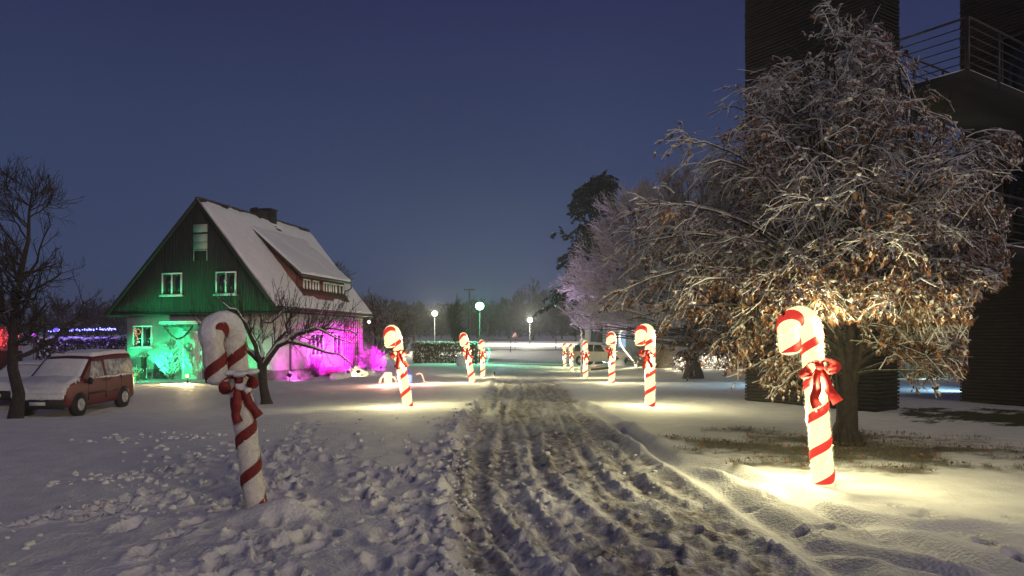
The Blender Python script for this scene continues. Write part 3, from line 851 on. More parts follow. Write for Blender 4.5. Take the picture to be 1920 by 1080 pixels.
# trees beyond the house and the field
bare_tree('bare_tree', 'tall dark leafless tree behind the far corner of the house', (-15.2, 62.0, t1(-15.2, 62)), 7.2, 81, 0.2, (M['bark_dark'], M['bark_dark']), nlimb=34, spread=0.5, first=0.12, lens=(0.42, 0.45, 0.5), ang=(0.75, 0.7, 0.7), up=0.15, nb=(9, 7), minr=0.016)
bare_tree('frosted_shrub_tree', 'bushy tree with snowy twigs beside the pink lit wall', (-9.6, 52.0, t1(-9.6, 52)), 4.3, 82, 0.10, (M['bark_dark'], M['twig_snow']), nlimb=40, spread=0.45, first=0.04, lens=(0.46, 0.5, 0.5), ang=(0.8, 0.7, 0.7), up=0.12, nb=(10, 8), minr=0.010, droop=0.1)
bare_tree('frosted_shrub_tree', 'smaller bushy tree with snowy twigs right of the pink lit wall', (-8.0, 54.0, t1(-8.0, 54)), 3.6, 83, 0.08, (M['bark_dark'], M['twig_snow']), nlimb=36, spread=0.45, first=0.04, lens=(0.46, 0.5, 0.5), ang=(0.85, 0.7, 0.7), up=0.12, nb=(9, 8), minr=0.010, droop=0.1)
FIELD = [(775, 108, 5.2, 0.7, 'small round tree on the snowy field left of the lamps'), (742, 125, 5.6, 0.8, 'bare field tree nearest the house')]
for k, (xx, Y, h, sp, lab) in enumerate(FIELD):
    X = (xx-960)/1400*Y
    bare_tree('field_tree', lab, (X, Y, t1(X, Y)), h, 90+k, 0.22, (M['bark_dark'], M['bark_dark']), nlimb=26, spread=0.5, first=0.25, lens=(0.38, 0.45, 0.5), ang=(0.9, 0.7, 0.7), up=0.15, nb=(8, 6), minr=0.03)
rgf = np.random.default_rng(5)
xs_ = list(range(690, 1070, 19))+[-40, 20, 70, 120, 165, 205]
for k, xx in enumerate(xs_):
    far = xx > 600
    Y = float(rgf.uniform(150, 215)) if far else float(rgf.uniform(60, 78))
    X = (xx-960+rgf.uniform(-6, 6))/1400*Y
    top = np.interp(xx, [690, 760, 800, 850, 880, 930, 985, 1030, 1070], [590, 578, 600, 600, 585, 572, 556, 560, 560])+rgf.uniform(-7, 9) if far else rgf.uniform(560, 590)
    z0 = t1(X, Y); h = (CAM_H+(643-top)/1400*Y)-z0
    bare_tree('far_tree', 'grey leafless tree in the distant line of trees beyond the field' if far else 'dark leafless tree behind the blue lights at the left', (X, Y, z0), h, 200+k, h*0.022, (M['bark_dark'], M['bark_dark']), nlimb=26, spread=0.35, first=0.08, lens=(0.42, 0.45, 0.5), ang=(0.8, 0.7, 0.7), up=0.15, nb=(7, 5), minr=0.045 if far else 0.02, group='trees of the distant line beyond the field' if far else 'trees behind the blue lights')

# a far wood behind the distant trees: reads as one mass
def far_wood():
    rg = np.random.default_rng(11)
    mb = MB()
    V = []; 
    for k in range(260):
        Y = rg.uniform(225, 290); X = rg.uniform(-150, 60); z0 = t1(X, Y); h = rg.uniform(6, 10.5)
        n = 70
        p = np.stack([X+rg.normal(0, 2.6, n), Y+rg.normal(0, 2, n), z0+rg.uniform(0, 1, n)**0.8*h], 1)
        V.append(p)
    p = np.vstack(V)
    D = nrm(rg.normal(0, 1, p.shape)+np.array([0, 0, 0.8]))
    Vv, Tt, m = leaf_quads(p, D, rg.uniform(1.0, 2.4, len(p)), rg, 0.0)
    o = link('far_wood', make_mesh('far_wood', Vv, [Tt], [M['bark_dark']], m))
    tag(o, 'dark band of woodland along the horizon', 'wood', kind='stuff')
far_wood()

def twig_bush(name, label, x, y, h, r, seed, material, n=120, cat='bush', group=None, minr=0.008, up=0.3, sub=6, z=None):
    rg = np.random.default_rng(seed)
    t = thing(name, label, cat, (x, y, t1(x, y) if z is None else z), group=group)
    az = rg.uniform(0, 2*PI, n); el = rg.uniform(0.25, 1.45, n)
    D = np.stack([np.cos(az)*np.cos(el)*r, np.sin(az)*np.cos(el)*r, np.sin(el)*h], 1)
    L = np.linalg.norm(D, axis=1)
    P = shoot(np.stack([np.cos(az), np.sin(az), 0*az], 1)*r*0.15+np.array([0, 0, -0.03]), nrm(D), L*rg.uniform(0.7, 1.05, n), 6, rg, 0.25*(1-up), 0.08)
    R = np.full((n, 1), minr*1.3)*np.linspace(1, 0.5, 6)[None]
    B, RB, _ = branch(P, R, sub, 0.2, 1.0, 0.32*max(h, r), 0.6, rg, 4, droop=0.05, up=0.05, rr=0.8, wig=0.08)
    tube_obj('stems', [(P, R, 4)], material, t, kind='stuff')
    tube_obj('twigs', [(B, np.maximum(RB, minr*0.7), 3)], material, t, kind='stuff')
    return t

# ------------------------------------------------------------------ lamps and fixtures
def lamp_point(name, parent, loc, W, c, r=0.04):
    l = bpy.data.lights.new(name, 'POINT'); l.energy = W; l.color = c; l.shadow_soft_size = r
    o = bpy.data.objects.new(name, l); COL.objects.link(o); o.parent = parent; o.location = loc
    return o
def lamp_spot(name, parent, loc, aim, W, c, size=90, r=0.05, blend=0.6):
    from mathutils import Vector
    l = bpy.data.lights.new(name, 'SPOT'); l.energy = W; l.color = c; l.shadow_soft_size = r
    l.spot_size = math.radians(size); l.spot_blend = blend
    o = bpy.data.objects.new(name, l); COL.objects.link(o); o.parent = parent; o.location = loc
    o.rotation_euler = (Vector(aim)-Vector(loc)).to_track_quat('-Z', 'Y').to_euler()
    return o

M['black'] = mat('black_metal', (0.02, 0.02, 0.022), 0.5, 0.2, 20)
def floodlight(label, x, y, aim, c, W, size=100, es=4.0, h=0.22, z=None):
    """small floodlight on a ground spike, its lamp just before the glass"""
    z0 = t1(x, y) if z is None else z
    yaw = math.atan2(aim[1]-y, aim[0]-x)-PI/2
    t = thing('floodlight', label, 'floodlight', (x, y, z0), (0, 0, yaw))
    MB().box((-0.012, -0.012, -0.05), (0.012, 0.012, h-0.06)).box((-0.06, -0.02, h-0.06), (0.06, 0.02, h-0.045)).build('spike', M['black'], t)
    MB().box((-0.09, -0.05, h-0.045), (0.09, 0.03, h+0.10), bev=0.012).build('housing', M['black'], t)
    MB().box((-0.078, 0.031, h-0.03), (0.078, 0.036, h+0.088)).build('glass', emat('lamp_glass', c, es), t)
    d = np.hypot(aim[0]-x, aim[1]-y)
    lamp_spot('lamp', t, (0, 0.075, h+0.03), (0, max(d, 0.3), aim[2]-z0), W, c, size)
    return t

# ------------------------------------------------------------------ candy canes
def cane_path(n1=40, n2=22, n3=14, H=1.80, r=0.128, tail=0.30):
    pts = [(0, 0, z) for z in np.linspace(-0.06, H, n1)]
    pts += [(-r+r*math.cos(a), 0, H+r*math.sin(a)) for a in np.linspace(0, PI, n2+1)[1:]]
    pts += [(-2*r, 0, H-z) for z in np.linspace(0, tail, n3+1)[1:]]
    return np.array(pts)
def set_path(tail):
    global CP, CS, CT
    CP = cane_path(tail=tail)
    CS = np.concatenate([[0], np.cumsum(np.linalg.norm(np.diff(CP, axis=0), axis=1))])
    CT = nrm(np.gradient(CP, axis=0))
set_path(0.30)
CR = 0.118
def cane_pt(s, phi, R):
    p = np.stack([np.interp(s, CS, CP[:, c]) for c in range(3)], -1)
    t = nrm(np.stack([np.interp(s, CS, CT[:, c]) for c in range(3)], -1))
    b = np.zeros_like(t); b[..., 1] = 1
    a = np.cross(b, t)       # in the plane of the hook
    return p+R*(a*np.cos(phi)[..., None]+b*np.sin(phi)[..., None])

def cane_body_mesh(rough=0.0, seed=0):
    rg = np.random.default_rng(seed)
    nS, n = 150, 22
    s = np.linspace(0, CS[-1], nS); ph = np.linspace(0, 2*PI, n, endpoint=False)
    SS, PP = np.meshgrid(s, ph, indexing='ij')
    R = np.full(SS.shape, CR)+0.0022*np.cos(PP*11)     # the wire ribs show through
    R[-1] = 0.02; R[-2] = CR*0.80; R[-3] = CR*0.95
    if rough:
        R = R+rough*(fbm(SS*14, np.cos(PP)*2.2+np.sin(PP)*1.3+5, seed, 4))
    V = cane_pt(SS, PP, R[..., None]).reshape(-1, 3)
    i = np.arange(nS-1)[:, None]*n; j = np.arange(n)[None]
    Q = np.stack([i+j, i+(j+1) % n, i+n+(j+1) % n, i+n+j], -1).reshape(-1, 4)
    return V, Q
def cane_stripe(pitch=0.40, w=0.115, R=CR+0.008, phase=PI):
    V = []; Q = []; o = 0
    k = 9
    s0 = np.arange(-w, CS[-1]+w, 0.02)
    ph = phase+2*PI*s0/pitch
    vv = np.linspace(-w/2, w/2, k)
    SS = np.clip(s0[:, None]+vv[None], 0.07, CS[-1]-0.03); PP = np.repeat(ph[:, None], k, 1)
    RR = R+0.006*np.cos(vv/w*PI)[None]+0.002*vn(SS*40, PP*3, 4)
    V = cane_pt(SS, PP, RR[..., None]).reshape(-1, 3)
    n = len(s0)
    i = np.arange(n-1)[:, None]*k; j = np.arange(k-1)[None]
    Q = np.stack([i+j, i+j+1, i+k+j+1, i+k+j], -1).reshape(-1, 4)
    return V, Q

def ribbon(mb, pts, widths, up, th=0.006, m=0):
    """cloth strip through pts, width vector across"""
    pts = np.array(pts, float); k = len(pts)
    idx = np.linspace(0, k-1, 14)
    P = np.stack([np.interp(idx, np.arange(k), pts[:, c]) for c in range(3)], 1)
    for _ in range(2): P[1:-1] = (P[:-2]+2*P[1:-1]+P[2:])/4
    W = np.interp(idx, np.arange(k), widths)
    T_ = nrm(np.gradient(P, axis=0)); A = nrm(np.cross(T_, np.array(up, float)[None])); Nn = np.cross(A, T_)
    V = np.concatenate([P+A*W[:, None]/2, P-A*W[:, None]/2, P+A*W[:, None]/2+Nn*th, P-A*W[:, None]/2+Nn*th], 0)
    n = len(P); Q = []
    for i in range(n-1):
        a, b, c, d = i, i+n, i+2*n, i+3*n
        Q += [(a, a+1, b+1, b), (c, d, d+1, c+1), (a, c, c+1, a+1), (b, b+1, d+1, d)]
    mb.add(V, Q, m=m)

def bow_mesh(name, mats, side=1):
    """ribbon bow that sits on the front (-y) of the cane"""
    mb = MB()
    y = -CR-0.02
    def loop(sx):
        k = 1.0 if sx < 0 else 0.86
        return [(0, y, 1.37), (sx*0.07, y-0.06, 1.43*1), (sx*0.15*k, y-0.09, 1.40), (sx*0.19*k, y-0.07, 1.29), (sx*0.15*k, y-0.01, 1.20+0.04*(sx > 0)), (sx*0.06, y-0.01, 1.29), (0, y, 1.36)]
    for sx in (-1, 1):
        ribbon(mb, loop(sx), [0.04, 0.11, 0.14, 0.15, 0.13, 0.08, 0.04], (0, 0.25, 1), 0.006)
    mb.ball((0, y-0.03, 1.365), (0.05, 0.045, 0.055), 10, 6, 0, 0.04, 2)
    ribbon(mb, [(0, y-0.01, 1.34), (-0.05, y-0.03, 1.22), (-0.05, y-0.05, 1.10), (-0.10, y-0.02, 1.00), (-0.07, y-0.05, 0.90)], [0.05, 0.09, 0.11, 0.10, 0.12], (0, 1, 0.1))
    ribbon(mb, [(0, y-0.01, 1.34), (0.06, y-0.025, 1.22), (0.07, y-0.04, 1.10), (0.13, y-0.01, 1.02), (0.17, y-0.03, 0.93)], [0.05, 0.09, 0.11, 0.10, 0.13], (0, 1, 0.1))
    return mb.mesh(name, mats, True)

def lit_fabric(name, base, e, strength, rib=True):
    m, nt, b = new_mat(name)
    N = nt.nodes; L = nt.links
    tc = N.new('ShaderNodeTexCoord')
    b.inputs['Base Color'].default_value = (*base, 1); b.inputs['Roughness'].default_value = 0.8
    nz = N.new('ShaderNodeTexNoise'); nz.inputs['Scale'].default_value = 9; nz.inputs['Detail'].default_value = 3
    mp = N.new('ShaderNodeMapping'); mp.inputs['Scale'].default_value = (4.0, 4.0, 0.6)
    L.new(tc.outputs['Object'], mp.inputs[0]); L.new(mp.outputs[0], nz.inputs['Vector'])
    mr = N.new('ShaderNodeMapRange'); mr.inputs['From Min'].default_value = 0.3; mr.inputs['From Max'].default_value = 0.7
    mr.inputs['To Min'].default_value = strength*0.86; mr.inputs['To Max'].default_value = strength*1.1
    L.new(nz.outputs['Fac'], mr.inputs['Value'])
    b.inputs['Emission Color'].default_value = (*e, 1)
    L.new(mr.outputs[0], b.inputs['Emission Strength'])
    return m
M['cane_lit'] = lit_fabric('lit_cane_fabric', (0.22, 0.20, 0.14), (1.0, 0.92, 0.46), 1.35)
M['stripe_lit'] = lit_fabric('lit_red_ribbon', (0.35, 0.02, 0.016), (1.0, 0.055, 0.04), 0.72)
M['bow_red'] = mat('red_bow', (0.42, 0.012, 0.010), 0.55, 0.25, 12, 0.3, 40)
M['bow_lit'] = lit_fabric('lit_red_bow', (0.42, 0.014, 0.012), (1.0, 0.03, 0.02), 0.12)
M['bulb'] = emat('warm_bulb', (1.0, 0.80, 0.42), 9.0)
M['wire'] = mat('green_wire', (0.02, 0.03, 0.02), 0.6)
def snowy_red():
    return mat('snowy_red_ribbon', (0.17, 0.010, 0.009), 0.7, 0.3, 20, 0.4, 60, snow=0.9, snowthr=0.58)
M['stripe_snow'] = snowy_red()
M['cane_snow'] = mat('snow_plastered_fabric', (0.70, 0.66, 0.60), 0.85, 0.06, 22, 0.7, 60, c2=(0.74, 0.70, 0.64))
M['bow_snow'] = mat('snowy_red_bow', (0.19, 0.011, 0.009), 0.6, 0.3, 14, 0.3, 40, snow=0.9, snowthr=0.70)

def string_mesh(seed):
    rg = np.random.default_rng(seed)
    s = np.linspace(0.12, CS[-1]-0.08, 46); ph = 1.0+2*PI*s/0.62+rg.normal(0, 0.5, 46)
    C = cane_pt(s, ph, np.full((46, 1), CR+0.017))
    mb = MB()
    mb.octa(C, 0.0105, 0)
    s2 = np.linspace(0.05, CS[-1]-0.08, 160)
    W = cane_pt(s2, 1.0+2*PI*s2/0.62, np.full((160, 1), CR+0.012))
    mb.tube(W, 0.0022, 3, 1)
    return mb.mesh('light_string', [M['bulb'], M['wire']])
def cap_mesh(seed, th=0.05, cover=0.9):
    """snow lying over the crook"""
    rg = np.random.default_rng(seed)
    nS, n = 44, 26
    s = np.linspace(1.80-0.02, 1.80+PI*0.128+0.10, nS); ph = np.linspace(-1.5, 1.5, n)
    SS, PP = np.meshgrid(s, ph, indexing='ij')
    u = (SS-s[0])/(s[-1]-s[0])
    e = np.sin(np.clip(u, 0, 1)*PI)**0.6*np.cos(PP/1.5*PI/2)**0.5
    R = CR+0.004+th*e*(0.8+0.8*fbm(SS*9, PP*2.2, seed, 3))-0.03*(1-e)
    P = cane_pt(SS, PP, R[..., None])
    V = P.reshape(-1, 3)
    i = np.arange(nS-1)[:, None]*n; j = np.arange(n-1)[None]
    Q = np.stack([i+j, i+j+1, i+n+j+1, i+n+j], -1).reshape(-1, 4)
    return make_mesh('snow_cap', V, Q, [M['clod']], None, True)

def cane_tree(label, lit):
    t = thing('candy_cane', label, 'candy cane', group='giant candy canes lining the track')
    V, Q = cane_body_mesh(0.0 if lit else 0.020, 3)
    link('body', make_mesh('body', V, Q, [M['cane_lit'] if lit else M['cane_snow']], None, True), t)
    V, Q = cane_stripe(0.40, 0.105 if lit else 0.115)
    link('stripe', make_mesh('stripe', V, Q, [M['stripe_lit'] if lit else M['stripe_snow']], None, True), t)
    bw = link('bow', bow_mesh('bow', [M['bow_lit'] if lit else M['bow_snow']]), t)
    # fuzz of tinsel fibres
    rg = np.random.default_rng(12)
    n = 5200
    sf = rg.uniform(0.06, CS[-1]-0.03, n); pf_ = rg.uniform(0, 2*PI, n)
    dphi = (pf_-(PI+2*PI*sf/0.40)+PI) % (2*PI)-PI
    onred = np.abs(dphi)*0.40/(2*PI) < 0.052
    a = cane_pt(sf, pf_, np.full((n, 1), CR+0.002)); b = cane_pt(sf+rg.normal(0, 0.012, n), pf_+rg.normal(0, 0.08, n), CR+rg.uniform(0.012, 0.030, (n, 1)))
    dq = nrm(rg.normal(0, 1, (n, 3)))*0.0022
    Vf = np.stack([a-dq, a+dq, b], 1).reshape(-1, 3)
    link('tinsel', make_mesh('tinsel', Vf, [np.arange(3*n).reshape(-1, 3)], [M['cane_lit'] if lit else M['cane_snow'], M['stripe_lit'] if lit else M['stripe_snow']], onred.astype(int)), t, kind='stuff')
    MB().box((-0.012, -0.012, -0.12), (0.012, 0.012, 0.0)).build('stake', M['wire'], t)
    if lit:
        link('light_string', string_mesh(1), t)
    return t
WARM = (1.0, 0.89, 0.45)
def place_cane(o, x, y, hook, tilt, H=2.02, lights=True, W=26.0, bow=0.0, bsc=0.88):
    W = W*3.3
    """tilt: lean of the stem towards +x (rad); hook: yaw of the crook's plane (0 = to the left)"""
    o.location = (x, y, t1(x, y)-0.01)
    o.rotation_euler = (0, tilt, 0)
    from mathutils import Euler, Matrix
    o.rotation_euler = (Matrix.Rotation(tilt, 3, 'Y') @ Matrix.Rotation(hook, 3, 'Z')).to_euler()
    k = H/2.02
    o.scale = (k, k, k)
    for ch in o.children:
        if ch.name.startswith(('bow', 'snow_on_bow')): ch.rotation_euler = (0, 0, -hook+bow); ch.scale = (bsc,)*3; ch.location = (0, 0, 1.36*(1-bsc))
    if lights:
        for z, a in ((0.75, 2.6), (1.15, 4.5), (1.5, 0.4), (1.72, 5.4), (1.93, 3.6)):
            p = (math.cos(a)*(CR+0.05), math.sin(a)*(CR+0.05), z)
            lamp_point('bulb_glow', o, p, W, WARM, 0.03)
lit0 = cane_tree('lit candy cane with big hanging red bow beneath the leafy tree', True)
set_path(0.46)
unlit = cane_tree('unlit snow plastered candy cane leaning left in the foreground snow', False)
link('snow_cap', cap_mesh(5, 0.055), unlit)
set_path(0.30)
mb = MB()
for k, (c, r) in enumerate((((0.02, -0.22, 1.43), (0.09, 0.06, 0.035)), ((-0.1, -0.2, 1.46), (0.08, 0.06, 0.03)), ((0.16, -0.2, 1.44), (0.08, 0.06, 0.035)), ((0.08, -0.14, 1.26), (0.05, 0.04, 0.06)), ((0.0, -0.17, 1.30), (0.06, 0.03, 0.05)))):
    mb.ball(c, r, 12, 8, 0, 0.10, k)
mb.build('snow_on_bow', M['clod'], unlit, smooth=True)
canes = [
    ('lit candy cane with its bow showing left, before the frosted tree trunk', 3.46, 18.7, 0.15, 0.0, 2.06, 28),
    ('lit candy cane just left of the glowing heart, bow turned to the left', 4.02, 30.2, 0.9, 0.035, 2.05, 22),
    ('lit candy cane standing right beside the slim light wrapped pole', 3.98, 40.4, 1.35, 0.0, 2.02, 22),
    ('lit candy cane second from the far end of the right row', 4.26, 53, 1.4, -0.05, 2.02, 22),
    ('smallest lit candy cane at the far end of the right row', 4.24, 60, 1.4, -0.02, 2.02, 22),
    ('lit cane leaning left on the left row, orange glow behind it', -2.64, 19.0, 1.0, -0.17, 2.10, 30),
    ('lit cane leaning left in front of the dark snowy hedge', -1.58, 30, 1.25, -0.17, 2.05, 24),
    ('small upright lit cane by the right end of the hedge', -1.60, 41, 1.4, -0.02, 2.02, 22)]
for lab, x, y, hk, tl, H, W in canes:
    c = copy_tree(lit0)
    c['label'] = lab
    place_cane(c, x, y, hk, tl, H, True, W, -0.75 if x > 3 and y < 35 else 0.1)
place_cane(lit0, 3.57, 8.55, 0.0, -0.085, 2.02, True, 30, 0.0, 1.0)
place_cane(unlit, -2.46, 7.18, 0.85, -0.13, 1.90, False, 1, 0.35, 0.92)
unlit.scale = (0.84, 0.84, 0.925)

# ------------------------------------------------------------------ the house
M['plaster'] = mat('pale_plaster', (0.40, 0.395, 0.37), 0.9, 0.10, 4, 0.35, 40)
M['plinth'] = mat('grey_plinth', (0.16, 0.155, 0.15), 0.9, 0.2, 6, 0.4, 30)
M['cladding'] = mat('dark_stained_boards', (0.020, 0.019, 0.016), 0.85, 0.45, 7, 0.5, 30, stretch=(3, 3, 0.25))
M['redwood'] = mat('red_brown_boards', (0.13, 0.045, 0.032), 0.85, 0.3, 7, 0.4, 30, stretch=(3, 3, 0.3))
M['tiles'] = mat('dark_roof_tiles', (0.06, 0.045, 0.04), 0.85, 0.3, 10, 0.5, 30)
M['white'] = mat('white_paint', (0.72, 0.72, 0.70), 0.5, 0.06, 8)
M['green_shut'] = mat('pale_shutter', (0.30, 0.33, 0.30), 0.7, 0.15, 10, stretch=(1, 1, 8))
M['glass'] = mat('dark_glass', (0.012, 0.014, 0.016), 0.08, 0.2, 3)
M['brick'] = mat('dark_chimney_brick', (0.018, 0.013, 0.012), 0.9, 0.4, 14, 0.6, 30)
M['zinc'] = mat('dark_zinc', (0.06, 0.05, 0.05), 0.5, 0.2, 10)
M['door'] = mat('white_door', (0.55, 0.56, 0.50), 0.6, 0.08, 6)
M['evergreen'] = mat('evergreen_sprig', (0.03, 0.06, 0.025), 0.8, 0.4, 10, snow=0.6, snowthr=0.6)

HX, HY, HR = -15.1, 36.0, math.atan2(-0.235, 0.972)
HZ = 8.57
def house_world(t, s):
    return (HX+0.972*t+0.235*s, HY-0.235*t+0.972*s)
def roofR(t): return HZ-1.23*t
def roofL(t): return HZ-1.066*abs(t)

def window(parent, w, h, loc, rotz, nsash=2, mf='white', sill=True, bar=0.055, name='window', mid=False, pane_m=None):
    """casement window: frame, panes, sill; local x across, faces -y"""
    f = MB()
    b = bar
    f.box((-w/2, -0.05, 0), (w/2, 0.02, b), 0, 0.006).box((-w/2, -0.05, h-b), (w/2, 0.02, h), 0, 0.006)
    f.box((-w/2, -0.048, b), (-w/2+b, 0.02, h-b)).box((w/2-b, -0.048, b), (w/2, 0.02, h-b))
    for i in range(1, nsash):
        x = -w/2+w*i/nsash
        f.box((x-b*0.55, -0.047, b), (x+b*0.55, 0.02, h-b))
    if mid:
        f.box((-w/2+b, -0.040, h*0.5-0.02), (w/2-b, 0.018, h*0.5+0.02))
    o = f.build(name, M[mf], parent, loc, (0, 0, rotz))
    for i in range(nsash):
        x0 = -w/2+w*i/nsash+b*0.5; x1 = -w/2+w*(i+1)/nsash-b*0.5
        MB().box((x0, -0.022, b*0.9), (x1, -0.014, h-b*0.9)).build('pane', pane_m or M['glass'], o)
    if sill:
        MB().box((-w/2-0.07, -0.14, -0.05), (w/2+0.07, 0.02, -0.003), 0, 0.006).build('sill', M[mf], o)
        MB().box((-w/2-0.05, -0.135, -0.002), (w/2+0.05, -0.055, 0.035), 0, 0.014).build('sill_snow', M['snow'], o)
    return o

def snow_sheet(name, A, B, C_, D, th, parent, nu=46, nv=26, seed=0, holes=None, m=None):
    """snow of uneven depth over a sloping quad A,B (eave) C,D (ridge)"""
    A, B, C_, D = [np.array(p, float) for p in (A, B, C_, D)]
    u = np.linspace(0, 1, nu); v = np.linspace(0, 1, nv)
    U, Vv = np.meshgrid(u, v, indexing='ij')
    P = A*(1-U[..., None])*(1-Vv[..., None])+B*U[..., None]*(1-Vv[..., None])+C_*(U*Vv)[..., None]+D*((1-U)*Vv)[..., None]
    n = np.cross(B-A, D-A); n /= np.linalg.norm(n)
    if n[2] < 0: n = -n
    L1 = np.linalg.norm(B-A); L2 = np.linalg.norm(D-A)
    edge = np.minimum(np.minimum(U, 1-U)*L1, np.minimum(Vv, 1-Vv)*L2)
    d = th*np.clip(edge/0.10, 0.0, 1)**0.5*(0.8+0.5*fbm(U*L1*0.7, Vv*L2*0.7, seed, 4))
    if holes is not None:
        d = d*holes(U*L1, Vv*L2)
    P = P+n*(d[..., None]+0.004)
    V = P.reshape(-1, 3)
    i = np.arange(nu-1)[:, None]*nv; j = np.arange(nv-1)[None]
    Q = np.stack([i+j, i+nv+j, i+nv+j+1, i+j+1], -1).reshape(-1, 4)
    bottom = np.array([A, B, C_, D])+n*0.002
    return link(name, make_mesh(name, V, Q, [m or M['snow']], None, True), parent)

def house():
    zb = -0.75
    h = thing('farmhouse', 'steep gabled house with dark boarded gable, snowy roof, lit green and pink', 'house', (HX, HY, 0), (0, 0, HR))
    # lower walls
    w = MB()
    w.box((-4.17, 0.12, zb), (4.15, 9.46, 3.05))
    w.build('wall', M['plaster'], h)
    MB().box((-4.20, 0.09, zb), (4.18, 9.49, 0.30)).build('plinth', M['plinth'], h)
    # upper gable: boards, each a little different in depth
    g = MB()
    rg = np.random.default_rng(2)
    for side in (0.0, 9.55):
        x = -5.0
        while x < 4.15:
            x1 = min(x+0.155, 4.18)
            def top(q): return (roofR(q) if q > 0 else roofL(q))-0.13
            ztA, ztB = top(x), top(x1-0.012)
            if min(ztA, ztB) > 3.12:
                y0 = side-0.05-rg.uniform(0, 0.022); y1 = side+0.10
                if side > 1: y0, y1 = side-0.10, side+0.05+rg.uniform(0, .02)
                V = [(x, y0, 3.06), (x1-0.012, y0, 3.06), (x1-0.012, y1, 3.06), (x, y1, 3.06), (x, y0, ztA), (x1-0.012, y0, ztB), (x1-0.012, y1, ztB), (x, y1, ztA)]
                g.add(V, [(0,3,2,1),(4,5,6,7),(0,1,5,4),(1,2,6,5),(2,3,7,6),(3,0,4,7)])
            x = x1
    g.build('gable_boards', M['cladding'], h, kind='stuff')
    MB().box((-5.02, -0.10, 2.96), (4.19, 0.115, 3.055)).build('gable_beam', M['cladding'], h)
    # ceiling under the eaves so that light does not pass
    MB().box((-4.9, 0.13, 3.056), (4.14, 9.45, 3.10)).build('soffit', M['cladding'], h)
    # roof slopes
    r = MB()
    s0, s1 = -0.16, 10.5
    def slope(t0, t1, f, mb, th):
        n = np.array([-(f(t1)-f(t0)), 0, t1-t0]); n = n/np.linalg.norm(n)
        if n[2] < 0: n = -n
        mb.slab([(t0, s0, f(t0)-th*1.1), (t1, s0, f(t1)-th*1.1), (t1, s1, f(t1)-th*1.1), (t0, s1, f(t0)-th*1.1)], n, th)
    slope(0.0, 4.27, roofR, r, 0.13); slope(0.0, -5.17, roofL, r, 0.13)
    roof = r.build('roof', M['tiles'], h)
    # verge boards
    v = MB()
    for (ta, tb, f) in ((0, 4.27, roofR), (0, -5.17, roofL)):
        v.slab([(ta, s0-0.03, f(ta)-0.26), (tb, s0-0.03, f(tb)-0.26), (tb, s0-0.03, f(tb)-0.01), (ta, s0-0.03, f(ta)-0.01)], (0, 1, 0), 0.028)
    v.build('verge_boards', M['cladding'], roof)
    def bare_strip(u, v_):
        # tiles bare below the chimney and along the ridge
        a = np.exp(-((u-6.2-0.28*(6.7-v_))/0.30)**2)*sst(2.7, 4.2, v_)
        b = sst(6.35, 6.7, v_)*(0.6+1.3*fbm(u*1.1, v_*3, 9, 3))
        c = np.exp(-((u-8.3)/0.35)**2-((v_-3.9)/0.13)**2)
        return np.clip(1-1.5*np.clip(a*(0.55+fbm(u*0.6, v_*9, 3, 3))+np.clip(b, 0, 1)*0.8+c, 0, 1), -0.12, 1)
    snow_sheet('roof_snow', (4.29, s0-0.02, roofR(4.29)), (4.29, s1+0.02, roofR(4.29)), (0.03, s1+0.02, roofR(0.03)), (0.03, s0-0.02, roofR(0.03)), 0.10, roof, 150, 100, 1, bare_strip)
    snow_sheet('roof_snow', (-5.19, s0, roofL(5.19)), (-5.19, s1, roofL(5.19)), (-0.03, s1, roofL(0.03)), (-0.03, s0, roofL(0.03)), 0.10, roof, 30, 20, 2)
    rt = MB()
    for k in range(33):
        y = s0+0.02+k*0.322
        rt.box((-0.11, y, HZ-0.05), (0.11, y+0.31, HZ+0.055+0.01*(k % 2)), 0, 0.03)
    rt.build('ridge_tiles', M['tiles'], roof, kind='stuff')
    # chimneys
    c = MB().box((-0.32, 5.75, HZ-0.5), (0.30, 6.45, HZ+0.46)).box((-0.37, 5.70, HZ+0.46), (0.35, 6.50, HZ+0.53))
    c.build('chimney', M['brick'], roof)
    c = MB().box((-0.30, 4.75, HZ-0.4), (0.26, 5.60, HZ+0.30))
    for k in range(9): c.box((-0.26+0.06*(k % 3), 4.72+k*0.1, HZ+0.30), (-0.10+0.07*(k % 3), 4.80+k*0.1, HZ+0.37+0.03*(k % 4)))
    c.build('chimney', M['brick'], roof)
    # dormer
    tf, sa, sb, ze = 3.5, 3.2, 8.35, 5.10
    d = MB()
    d.box((tf-0.12, sa, roofR(tf)-0.10), (tf, sb, ze))
    for s_ in (sa, sb-0.08):
        d.slab([(tf-0.121, s_+0.001, roofR(tf)-0.1), (tf-0.121, s_+0.001, ze-0.01), (0.95, s_+0.001, roofR(0.95)+0.02), (1.1, s_+0.001, roofR(1.1)-0.2)], (0, 1, 0), 0.078)
    dorm = d.build('dormer', M['redwood'], h)
    t0, z0, t1_, z1 = 0.78, roofR(0.78)+0.05, 3.78, 5.12
    q = MB()
    n = np.array([-(z1-z0), 0, t1_-t0]); n /= np.linalg.norm(n)
    q.slab([(t0, sa-0.2, z0-0.09), (t1_, sa-0.2, z1-0.09), (t1_, sb+0.28, z1-0.09), (t0, sb+0.28, z0-0.09)], n, 0.10)
    q.build('dormer_roof', M['tiles'], dorm)
    def bare2(u, v_):
        c_ = np.exp(-((u-4.4-0.3*v_)/0.2)**2-((v_-3.1)/0.12)**2)
        return np.clip(1-1.4*c_, -0.1, 1)
    snow_sheet('dormer_snow', (t1_+0.02, sa-0.2, z1+0.012), (t1_+0.02, sb+0.29, z1+0.012), (t0, sb+0.29, z0+0.012), (t0, sa-0.2, z0+0.012), 0.10, dorm, 70, 50, 4, bare2)
